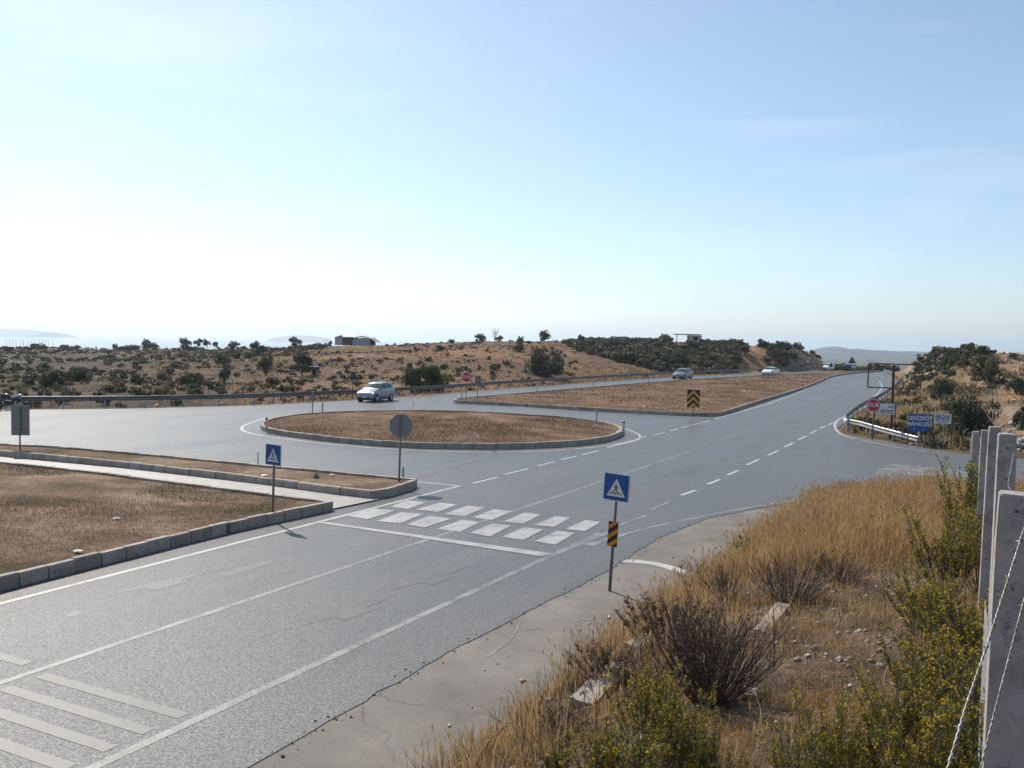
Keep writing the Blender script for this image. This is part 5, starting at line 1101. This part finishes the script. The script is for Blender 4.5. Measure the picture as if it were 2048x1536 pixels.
# stones
def rocks(name, X, Y, S, mat, label, zf=T, kind='stuff', sink=.3):
    n = len(X); base = np.array([(1, 0, 0), (-1, 0, 0), (0, 1, 0), (0, -1, 0), (0, 0, 1), (0, 0, -1)], float); Fb = np.array([(0, 2, 4), (2, 1, 4), (1, 3, 4), (3, 0, 4), (2, 0, 5), (1, 2, 5), (3, 1, 5), (0, 3, 5)])
    J = base[None]*S[:, None, None]*(.55+.9*rng.random((n, 6, 1)))+rng.normal(size=(n, 6, 3))*S[:, None, None]*.22; J[:, :, 2] *= .7
    C = np.stack([X, Y, zf(X, Y)+S*(.5-sink)], -1)[:, None]; V = (J+C).reshape(-1, 3); Fc = (np.arange(n)[:, None, None]*6+Fb[None]).reshape(-1, 3)
    return tag(link(name, npmesh(name, V, Fc), mat), label, 'stones', kind=kind)
M_STONE = simple('limestone', (.50, .45, .38), (.34, .29, .24), 2, .9, bmp=.6); M_STONED = simple('brown_stone', (.30, .24, .19), (.20, .16, .13), 3, .9, bmp=.6)
X, Y = scatter(9000, -150, 65, 52, 225, lambda x, y: (dgf(x, y) > .5) & (uf(x, y) > -100) & (uf(x, y) < 1640) & (fbm(x+11, y, 8, 3) > .1)); rocks('stones', X, Y, .08+.3*rng.random(len(X))**3, M_STONE, 'pale stones scattered over the hillside')
X, Y = scatter(5000, -60, 60, 50, 185, lambda x, y: (dgf(x, y) > .0) & (dgf(x, y) < 1.6)); k = rng.random(len(X)) < .35; rocks('stones', X[k], Y[k], .06+.2*rng.random(k.sum())**2, M_STONE, 'rubble and litter at the foot of the far guardrail')
X, Y = scatter(9000, 18, 90, 38, 150, lambda x, y: (wrf(x, y) > .3) & (uf(x, y) < 2150) & ((fbm(x+11, y, 6, 3) > .15) | (y < 46))); rocks('stones', X, Y, .04+.14*rng.random(len(X))**3, M_STONE, 'pale rubble on the right-hand slope')
X, Y = scatter(1300, 56, 75, 104, 150, lambda x, y: (wrf(x, y) > .5) & (wrf(x, y) < 7)); rocks('stones', X, Y, .1+.35*rng.random(len(X))**2, M_STONED, 'broken pale rock of the right-hand cutting')
X, Y = scatter(1500, 58, 78, 166, 200, lambda x, y: (dgf(x, y) > 1) & (uf(x, y) < 1648)); rocks('stones', X, Y, .1+.35*rng.random(len(X))**2, M_STONED, 'brown broken rock of the cutting left of the crest')
# ------------------------------------------------------------------ near embankment
M_PALE = leafmat('pale_straw', [(.34, .24, .13), (.50, .38, .23), (.62, .52, .36)], .3)
M_BWW = leafmat('dead_weeds', [(.07, .045, .03), (.13, .09, .06), (.20, .15, .10)], .2)
wbf = lambda x, y: sdist(x, y, FOOT)
def bankpts(n, cond, x0=-4, x1=17, y0=3.2, y1=31): return scatter(n, x0, x1, y0, y1, lambda x, y: (wbf(x, y) > .05) & cond(x, y))
def pj(x, y): return proj(x, y, T(x, y))
def dens(fn, fall=.0):
    def f(x, y):
        u, v = pj(x, y); return rng.random(len(x)) < fn(u, v, x, y)
    return f
vis = lambda u, v: ((u > 700) & (u < 2150) & (v < 1700)).astype(float)
# golden tall grass on the far half of the bank
def g1(u, v, x, y): return vis(u, v)*sstep((y-11.2+.10*(u-1650)/100*0+.25*(fbm(x, y, 2, 3))*6)/2.0)*(.55+.45*sstep(fbm(x, y, 1.3, 3)*2+.8))
X, Y = bankpts(170000, dens(g1)); Z = T(X, Y)-.03; blades('dry_grass', X, Y, Z, (.28+.45*rng.random(len(X)))*(1+.9*fbm(X, Y, 1.6, 3)), .007+.006*(Y/20), M_GOLD, 'tall golden dry grass on the brow of the embankment', .75, .5)
# brown grass on the slope facing the road
def g2(u, v, x, y): return vis(u, v)*(wbf(x, y) < 3.0)*(y < 15)*(.4+.6*(fbm(x+5, y, 1.2, 3) > -.15))
X, Y = bankpts(120000, dens(g2)); blades('dry_grass', X, Y, T(X, Y)-.03, .16+.30*rng.random(len(X)), .007, M_GOLD, 'tawny dry grass on the embankment slope above the concrete', .9, .3)
def g2b(u, v, x, y): return vis(u, v)*(wbf(x, y) < 3.4)*(y < 14)*(fbm(x+35, y, 1.6, 3) > -.05)
X, Y = bankpts(50000, dens(g2b)); blades('brown_weeds', X, Y, T(X, Y)-.03, .18+.28*rng.random(len(X)), .008, leafmat('brown_weeds', [(.06, .035, .022), (.11, .065, .04), (.17, .115, .065)], .2), 'dead reddish brown weeds on the embankment slope', .9, cat='weeds')
# thin grass and debris over the gravelly top
def g3(u, v, x, y): return vis(u, v)*(wbf(x, y) > 1.5)*(y < 15)*np.clip(.35+fbm(x, y, 1.4, 4)*1.6, .03, .8)
X, Y = bankpts(70000, dens(g3)); blades('dry_grass', X, Y, T(X, Y)-.02, .04+.13*rng.random(len(X))**2, .005, M_STRAW, 'sparse trampled straw on the gravelly embankment top', 1.3)
X, Y = bankpts(30000, dens(lambda u, v, x, y: vis(u, v)*(wbf(x, y) > 1.2)*.9*np.clip(.5+fbm(x+9, y, 1.1, 3)*2, .1, 1))); k = Y < 16
rocks('stones', X[k], Y[k], .005+.034*rng.random(k.sum())**5, M_STONE, 'small pale stones on the embankment top', sink=.25)
X, Y = bankpts(26000, dens(lambda u, v, x, y: vis(u, v)*(wbf(x, y) > 1.0)*(y < 14))); rocks('stones', X, Y, .005+.045*rng.random(len(X))**5, M_STONED, 'brown stones and clods on the embankment top', sink=.3)
X, Y = scatter(600, -3, 10, 9, 28, lambda x, y: (wbf(x, y) > -1.2) & (wbf(x, y) < 0.2)); rocks('stones', X, Y, .01+.04*rng.random(len(X))**2, M_STONE, 'crumbs of stone along the edge of the concrete', zf=lambda a, b_: np.maximum(T(a, b_), 0))
def g4(u, v, x, y): return vis(u, v)*(wbf(x, y) > 1.2)*(y < 16)*np.clip((fbm(x+71, y, .9, 4)+.05)*4, .04, 1)
X, Y = bankpts(190000, dens(g4)); blades('dry_grass', X, Y, T(X, Y)-.02, .06+.22*rng.random(len(X)), .005, M_GOLD, 'patchy golden stubble over the gravelly embankment top', 1.2, .2)
def g5(u, v, x, y): return vis(u, v)*(wbf(x, y) > .8)*(y < 17)*np.clip((fbm(x+171, y, 1.1, 4)-.1)*5, 0, 1)
X, Y = bankpts(60000, dens(g5)); blades('brown_weeds', X, Y, T(X, Y)-.02, .04+.13*rng.random(len(X)), .007, M_BWW, 'dark dead weeds in patches over the embankment top', 1.4, cat='weeds')
near = lambda x, y: (wbf(x, y) > 1.0)
for n_, mt_, hh_, lb_, off in ((150000, M_GOLD, .10, 'golden stubble close to the viewer', 500), (120000, M_BWW, .08, 'dark dead weeds close to the viewer', 640), (110000, M_STRAW, .07, 'pale trampled straw close to the viewer', 770)):
    X, Y = scatter(n_, -1.5, 6.5, 3.6, 10.5, lambda x, y: near(x, y)); u, v = pj(X, Y); k = (u > 900) & (u < 2100) & (v < 1640) & (rng.random(len(X)) < np.clip((fbm(X+off, Y, .55, 4)+.02)*4, .03, 1)); X, Y = X[k], Y[k]
    blades('dry_grass' if mt_ is not M_BWW else 'brown_weeds', X, Y, T(X, Y)-.015, hh_*(.4+1.3*rng.random(len(X))**2), .0035, mt_, lb_, 1.3)
X, Y = bankpts(60000, dens(g1)); blades('dry_grass', X, Y, T(X, Y)-.03, (.30+.45*rng.random(len(X)))*(1+.9*fbm(X, Y, 1.6, 3)), .010, M_PALE, 'pale straw stalks standing in the golden grass', .8, .6)
A_R = np.array(resample(ASPHR[1:10], .02)); k = rng.random(len(A_R)) < .3; E_ = A_R[k]+rng.normal(size=(k.sum(), 2))*np.array([.10, .07]); rocks('gravel', E_[:, 0], E_[:, 1], .006+.02*rng.random(len(E_))**2, M_STONED, 'loose grit and gravel along the broken asphalt edge', zf=lambda a, b_: np.full(len(a), .004), sink=.2)
X, Y = scatter(9000, -4, 12, 7, 29, lambda x, y: (wbf(x, y) < .15) & (wbf(x, y) > -.9) & (rng.random(len(x)) < np.exp(wbf(x, y)*3.5))); blades('dry_grass', X, Y, np.maximum(T(X, Y), -.004), .03+.12*rng.random(len(X))**2, .006, M_GOLD, 'dry tufts creeping over the edge of the concrete', 1.2)
# dead twigs lying about
M_TWIG = simple('dead_twig', (.22, .17, .14), (.12, .085, .07), 8, .85); M_STEM = simple('green_stem', (.13, .10, .055), (.09, .06, .035), 8, .8)
mb = MB(); X, Y = bankpts(520, dens(lambda u, v, x, y: vis(u, v)*(y < 17)*(.3+.7*((np.abs(u-1640) < 150) & (np.abs(v-1160) < 70)))))
for x, y in zip(X, Y):
    a = random.random()*6.28; l = random.uniform(.06, .35); z = zt(x, y)+.01; mb.tube([(x, y, z), (x+math.cos(a)*l*.5, y+math.sin(a)*l*.5, z+random.uniform(.01, .08)), (x+math.cos(a+.3)*l, y+math.sin(a+.3)*l, z+random.uniform(0, .12))], [.004, .0035, .002], 4, False)
tag(mb.build('twigs', M_TWIG), 'dry broken twigs strewn over the embankment', 'twigs', kind='stuff')
# --- plant builders: unit-height variants, then copied
def stemset(mb, n, spread, r0, rnd, curve=.25, bare=None, branch=0):
    out = []
    for k in range(n):
        a = rnd.random()*6.28; s = spread*rnd.random()**.6; h = rnd.uniform(.55, 1.0); b0 = Vector((math.cos(a)*s*.12, math.sin(a)*s*.12, -.05)); P = []
        for q in np.linspace(0, 1, 6):
            P.append(b0+Vector((math.cos(a)*s*(q**(1-curve)), math.sin(a)*s*(q**(1-curve)), h*q*(1-.12*s*q)))+Vector((rnd.uniform(-1, 1), rnd.uniform(-1, 1), 0))*.012)
        mb.tube(P, [r0*(1-.75*q) for q in np.linspace(0, 1, 6)], 4, False); out.append(P)
        for _ in range(branch):
            q = rnd.uniform(.3, .9); i = int(q*5); p = P[i].lerp(P[min(i+1, 5)], q*5-i); a2 = a+rnd.uniform(-1.4, 1.4); l = rnd.uniform(.08, .25); e = p+Vector((math.cos(a2)*l*.6, math.sin(a2)*l*.6, l)); B = [p, p.lerp(e, .5)+Vector((0, 0, .01)), e]; mb.tube(B, [r0*.45, r0*.35, r0*.2], 3, False); out.append(B)
    return out
def leaves_on(paths, per, lo, hi, ll, lw, rnd, up=.6):
    V = []; 
    for P in paths:
        for _ in range(per if len(P) > 3 else max(2, per//3)):
            q = rnd.uniform(lo if len(P) > 3 else .1, hi)*(len(P)-1); i = min(int(q), len(P)-2); p = P[i].lerp(P[i+1], q-i); a = rnd.random()*6.28
            d = Vector((math.cos(a), math.sin(a), up+rnd.uniform(-.3, .5))).normalized(); l = ll*rnd.uniform(.6, 1.3); s = d.cross(Vector((rnd.uniform(-1, 1), rnd.uniform(-1, 1), 1))).normalized()*lw*.5
            V += [p, p+d*l*.5+s, p+d*l, p+d*l*.5-s]
    V = np.array([tuple(v) for v in V]); return V, np.arange(len(V)).reshape(-1, 4)
def flowers_on(paths, per, lo, sz, rnd):
    V = []
    for P in paths:
        for _ in range(per):
            q = rnd.uniform(lo, 1)*(len(P)-1); i = min(int(q), len(P)-2); p = P[i].lerp(P[i+1], q-i)+Vector((rnd.uniform(-1, 1), rnd.uniform(-1, 1), rnd.uniform(-.5, 1)))*.022
            for _2 in range(2):
                n = Vector((rnd.uniform(-1, 1), rnd.uniform(-1, 1), rnd.uniform(-.2, 1))).normalized(); a = n.orthogonal().normalized()*sz*rnd.uniform(.6, 1.2); b = n.cross(a); V += [p-a, p-b, p+a, p+b]
    V = np.array([tuple(v) for v in V]); return V, np.arange(len(V)).reshape(-1, 4)
M_YL = leafmat('shrub_leaves', [(.055, .062, .020), (.105, .11, .036), (.17, .165, .06)], .38, 2); M_YF = leafmat('yellow_flowers', [(.38, .26, .012), (.65, .46, .02), (.8, .60, .05)], .35, 3)
M_YD = leafmat('seed_heads', [(.16, .10, .05), (.27, .18, .10), (.36, .26, .15)], .3, 3); M_OLEA = leafmat('oleander_leaves', [(.035, .06, .02), (.06, .10, .035), (.09, .14, .05)], .3, 2)
def variants(kind, n):
    out = []
    for i in range(n):
        rnd = random.Random(100*len(kind)+i); parts = []
        mb = MB()
        if kind == 'yellow':
            P = stemset(mb, 34, .48, .0075, rnd, .3, branch=5); parts = [('leaves', npmesh('leaves', *leaves_on(P, 42, .32, .97, .052, .011, rnd)), M_YL), ('flowers', npmesh('flowers', *flowers_on(P, 6, .6, .0095, rnd)), M_YF), ('seed_heads', npmesh('seed_heads', *flowers_on(P, 5, .5, .008, rnd)), M_YD)]; sm_ = M_STEM
        elif kind == 'greenie':
            P = stemset(mb, 26, .36, .008, rnd, .3, branch=6); parts = [('leaves', npmesh('leaves', *leaves_on(P, 58, .2, 1, .05, .011, rnd)), M_YL), ('flowers', npmesh('flowers', *flowers_on(P, 4, .7, .009, rnd)), M_YF)]; sm_ = M_STEM
        elif kind == 'twiggy':
            P = stemset(mb, 70, .62, .0065, rnd, .2, branch=5); parts = [('leaves', npmesh('leaves', *leaves_on(P, 7, .15, .8, .04, .012, rnd)), M_BW)]; sm_ = M_TWD
        elif kind == 'tuftgreen':
            P = stemset(mb, 30, .6, .006, rnd, .3, branch=4); parts = [('leaves', npmesh('leaves', *leaves_on(P, 40, .15, 1, .07, .016, rnd)), M_BW if i % 2 else M_YL)]; sm_ = M_TWD
        else:
            P = stemset(mb, 7, .35, .01, rnd, .3, branch=2); parts = [('leaves', npmesh('leaves', *leaves_on(P, 30, .2, 1, .15, .03, rnd)), M_OLEA)]; sm_ = M_STEM
        me = bpy.data.meshes.new('stems'); me.from_pydata(mb.v, [], mb.f); me.materials.append(sm_)
        for p_ in parts: p_[1].materials.append(p_[2])
        out.append([('stems', me)]+[(a, b_) for a, b_, _ in parts])
    return out
M_BW = leafmat('dead_leaves', [(.05, .032, .022), (.095, .062, .04), (.15, .105, .065)], .2, 2); M_TWD = simple('dark_twig', (.10, .07, .06), (.055, .035, .03), 8, .85)
VAR = {k: variants(k, n) for k, n in (('yellow', 4), ('greenie', 3), ('twiggy', 3), ('tuftgreen', 2), ('oleander', 2))}
def plant(kind, px, py, hpx, wide, label, group, name='shrub', cat='shrub', p=None):
    p = p or place(px, py, 1.2); h = hpx/F*p.y; t = empty(name, (p.x, p.y, p.z), random.random()*6.28, (random.uniform(-.08, .08), random.uniform(-.08, .08))); t.scale = (h*wide, h*wide, h); tag(t, label, cat, group)
    for nm, me in random.choice(VAR[kind]): link(nm, me, None, t)
    return t
def p3(px, py, Y):
    q = at_z(px, py, Y); q.z = zt(q.x, Y); return q
Yg = 'yellow-flowered shrubs on the embankment'
for px, py, h, wd, lb in (
  (1928, 1120, 215, .75, 'tallest dark green shrub tip rising in front of the distant fence posts'), (1892, 1190, 190, .9, 'green shrub with yellow tips left of the tallest shrub'), (1962, 1190, 200, .8, 'yellowish shrub touching the white-edged fence post'),
  (1850, 1270, 150, 1.0, 'flowering shrub leaning out over the golden grass'), (1915, 1330, 200, 1.0, 'dense shrub dotted yellow in the middle of the right-hand mass'), (1968, 1400, 260, .9, 'dense flowering shrub against the left side of the nearest fence post'),
  (1862, 1450, 230, .9, 'leggy flowering shrub with reddish stems in the right-hand mass'), (1800, 1520, 200, .85, 'bushy shrub with yellow tips at the left of the right-hand mass'), (1930, 1560, 290, .9, 'large flowering shrub low in front of the nearest fence post'),
  (1740, 1600, 215, .8, 'dark-stemmed shrub with few flowers near the bottom edge'), (1655, 1640, 290, .55, 'tall thin shrub with a yellow top at the bottom edge'), (1860, 1660, 300, .8, 'flowering shrub filling the bottom right below the wire'),
  (1585, 1660, 250, .6, 'small dark green shrub at the bottom edge left of the tall thin one'), (1970, 1680, 330, .8, 'flowering shrub behind the loose wire at the bottom right corner')):
    plant('yellow' if 'dark' not in lb else 'greenie', px, py, h, wd, lb, Yg)
for px, py, Y, h, wd, lb in (
  (1290, 1500, None, 190, .9, 'yellow-flowered shrub on the slope left of the dead bush'), (1350, 1560, None, 210, .7, 'upright green spike with yellow flowers at the bottom centre'), (1240, 1570, None, 150, 1.0, 'bright yellow flowering clump low on the slope'),
  (1400, 1600, None, 190, .8, 'dark tangled shrub at the bottom beside the pale stone ledge'), (1185, 1600, None, 140, 1.1, 'brownish yellow weed clump at the bottom of the slope'), (1290, 1640, None, 200, .9, 'green shrub cut by the bottom edge'), (1120, 1560, None, 90, 1.3, 'leftmost green weed clump at the bottom edge'),
  (1440, 1640, None, 150, .9, 'small shrub at the bottom edge right of the stone ledge')):
    plant('yellow' if 'yellow' in lb else 'greenie', px, py, h, wd, lb, 'flowering weeds low on the slope')
plant('twiggy', 1412, 1405, 235, 1.0, 'large dead twiggy bush fanning out in the middle of the embankment', None); plant('twiggy', 1425, 1400, 190, 1.2, 'second dead bush tangled into the large one', None)
plant('twiggy', 1575, 1210, 110, 1.3, 'dark dead bush at the edge of the golden grass', None); plant('twiggy', 1450, 1200, 80, 1.1, 'small dead bush on the slope above the concrete', None)
plant('tuftgreen', 1330, 1300, 120, 1.3, 'dark green and brown bush whose left sprigs overhang the concrete', None); plant('tuftgreen', 1215, 1370, 90, 1.5, 'low grey-green bush on the kerb of the concrete apron', None)
plant('tuftgreen', 1130, 1470, 70, 1.4, 'low weedy bush on the slope at the bottom left of the bank', None); plant('tuftgreen', 1400, 1190, 70, 1.3, 'dark tuft beside the sand streak on the concrete', None)
plant('oleander', 1492, 1130, 62, 1.0, 'small bright green seedling with narrow leaves at the concrete edge', None, 'seedling', 'plant'); plant('twiggy', 1680, 1165, 60, 2.2, 'flattened heap of dead grey twigs in the golden grass', None)
plant('twiggy', 1690, 985, 28, 1.6, 'thin dark twigs on the left brow of the golden grass', None); plant('twiggy', 1640, 1012, 26, 1.6, 'sparse twigs at the foot of the golden grass by the side road', None)
# thin dead stalks
for px, py, h, lb in ((1275, 1330, 130, 'thin dead stalk over the concrete left of the dead bush'), (1360, 1310, 150, 'tall thin dead stalk beside the dead bush'), (1548, 1330, 200, 'lone thin brown stalk standing right of the dead bush'), (1553, 1210, 70, 'pale dry reed in front of the golden grass'), (1500, 1380, 180, 'leaning dead stalk at the right of the dead bush'), (1770, 1250, 120, 'thin green-tipped stalk on the gravel'), (1450, 1380, 200, 'long bare stalk rising from the dead bush')):
    p = place(px, py, 1.2); h = h/F*p.y; mb = MB(); a = random.random()*6.28; Q = [Vector((math.cos(a)*.12*h*q*q, math.sin(a)*.12*h*q*q, h*q)) for q in np.linspace(-.05, 1, 7)]; mb.tube(Q, [.006, .005, .005, .004, .003, .003, .002], 4)
    for _ in range(9):
        q = random.uniform(.35, 1)*6; i = min(int(q), 5); s = Q[i].lerp(Q[i+1], q-i); b_ = random.random()*6.28; mb.tube([s, s+Vector((math.cos(b_)*.05, math.sin(b_)*.05, .07))], [.003, .0015], 3)
    o = mb.build('dead_stalk', M_TWIG if 'pale' in lb else M_TWD); o.location = p; tag(o, lb, 'stalk')
# broken concrete ledge pieces along the brow
M_LEDGE = simple('ledge_stone', (.36, .31, .26), (.25, .21, .175), 4, .9, bmp=.8)
def slab(px, py, l, wd, th, rz, lb, name='stone_slab'):
    p = place(px, py, 1.2); bm = bmesh.new(); bmesh.ops.create_cube(bm, size=1); bmesh.ops.subdivide_edges(bm, edges=bm.edges[:], cuts=4, use_grid_fill=True)
    for v in bm.verts: v.co = Vector((v.co.x*l, v.co.y*wd, v.co.z*th)); q = v.co*7; k = .01+.03*min(l, wd); v.co += Vector((math.sin(q.y*3+px), math.sin(q.x*2.3+py), math.sin(q.x*2.9+q.y*3.1)))*k*.35
    me = bpy.data.meshes.new(name); bm.to_mesh(me); bm.free(); o = link(name, me, M_LEDGE); o.location = p+Vector((0, 0, th*.2)); o.rotation_euler = (random.uniform(-.1, .1), random.uniform(-.15, .15), rz); tag(o, lb, 'stone'); return o
slab(1545, 1240, 1.1, .16, .05, R(60), 'long pale broken concrete ledge on the brow right of the dead bush'); slab(1260, 1510, .5, .22, .08, R(50), 'pale flat stone ledge at the bottom centre of the embankment'); slab(1445, 1150, .6, .25, .12, R(50), 'pale stone at the kerb of the apron below the seedling')
slab(1295, 1292, .8, .2, .12, R(58), 'pale kerb stone beside the sprigs overhanging the concrete'); slab(1205, 1385, .7, .22, .12, R(55), 'pale kerb stone beside the low grey-green bush'); slab(1410, 1330, .16, .12, .08, .4, 'small pale stone under the dead bush'); slab(1500, 1395, .14, .1, .07, 1.2, 'grey stone lying on the gravel right of the dead bush')
# ------------------------------------------------------------------ litter and rubble
M_LIT = simple('litter_white', (.75, .74, .72), (.6, .58, .55), 6, .6); M_DROCK = simple('dark_stone', (.09, .085, .08), (.15, .14, .13), 5, .85)
def scrap(px, py, z, w_, h_, lb, mat=None, cat='litter', name='litter'):
    x, y = G(px, py, z); bm = bmesh.new(); n = 7; r = random.Random(px)
    vs = [bm.verts.new((w_/2*math.cos(a)*r.uniform(.7, 1.1), w_/3*math.sin(a)*r.uniform(.7, 1.1), r.uniform(0, h_*.3))) for a in [k*2*math.pi/n for k in range(n)]]; c = bm.verts.new((0, 0, h_)); b0 = bm.verts.new((0, 0, -.03))
    for k in range(n): bm.faces.new((vs[k], vs[(k+1) % n], c)); bm.faces.new((vs[(k+1) % n], vs[k], b0))
    me = bpy.data.meshes.new(name); bm.to_mesh(me); bm.free(); o = link(name, me, mat or M_LIT); o.location = (x, y, z-.05); tag(o, lb, cat)
scrap(233, 1034, .32, .26, .07, 'white paper scrap in the grass of the lower left plot'); scrap(155, 1098, .3, .26, .05, 'crumpled white litter near the kerb of the lower left plot'); scrap(664, 947, .28, .26, .06, 'white plastic scrap on the narrow strip right of the dark stone')
scrap(632, 952, .28, .3, .16, 'dark angular stone on the narrow kerbed strip', M_DROCK, 'stone', 'stone'); scrap(529, 948, .28, .3, .05, 'pale litter on the strip just left of the blue crossing sign'); scrap(934, 828, .4, .2, .14, 'small white upright scrap at the back of the oval island')
scrap(890, 855, .45, .5, .08, 'pale flat stone in the middle of the oval island', M_STONE, 'stone', 'stone'); scrap(1192, 852, .4, .35, .14, 'white lump at the right back of the oval island'); scrap(1240, 862, .3, .4, .1, 'white scrap at the right tip of the oval island'); scrap(1488, 782, .4, 1.1, .12, 'long white strip lying on the median, lower of two'); scrap(1483, 774, .4, .7, .10, 'short white strip on the median, upper of two')
scrap(1515, 756, .4, 1.1, .12, 'white strip at the back of the median below the white saloon'); scrap(1290, 813, .35, .3, .2, 'white bag near the front kerb of the median'); scrap(1337, 773, .4, .3, .12, 'small white scrap on the median left of the chevron board'); scrap(1302, 800, .4, .25, .1, 'little pale scrap in the middle of the median'); scrap(885, 826, .4, .3, .1, 'pale scrap on the back edge of the oval island'); scrap(975, 835, .4, .35, .1, 'pale stone on the back right part of the oval island', M_STONE, 'stone', 'stone')
X, Y = scatter(420, 24, 40, 38, 52, lambda x, y: (uf(x, y) > 1990) & (wrf(x, y) > 3)); rocks('rubble', X, Y, .12+.35*rng.random(len(X))**2, simple('broken_concrete', (.42, .41, .40), (.24, .23, .22), 2, .9), 'heap of broken grey concrete beyond the fence posts')
X, Y = scatter(1500, 55, 110, 100, 132, lambda x, y: (uf(x, y) > 1975) & (wrf(x, y) > 12)); rocks('rubble', X, Y, .12+.4*rng.random(len(X))**2, simple('red_rubble', (.40, .27, .21), (.5, .45, .4), 1, .9), 'reddish rubble along the right skyline')
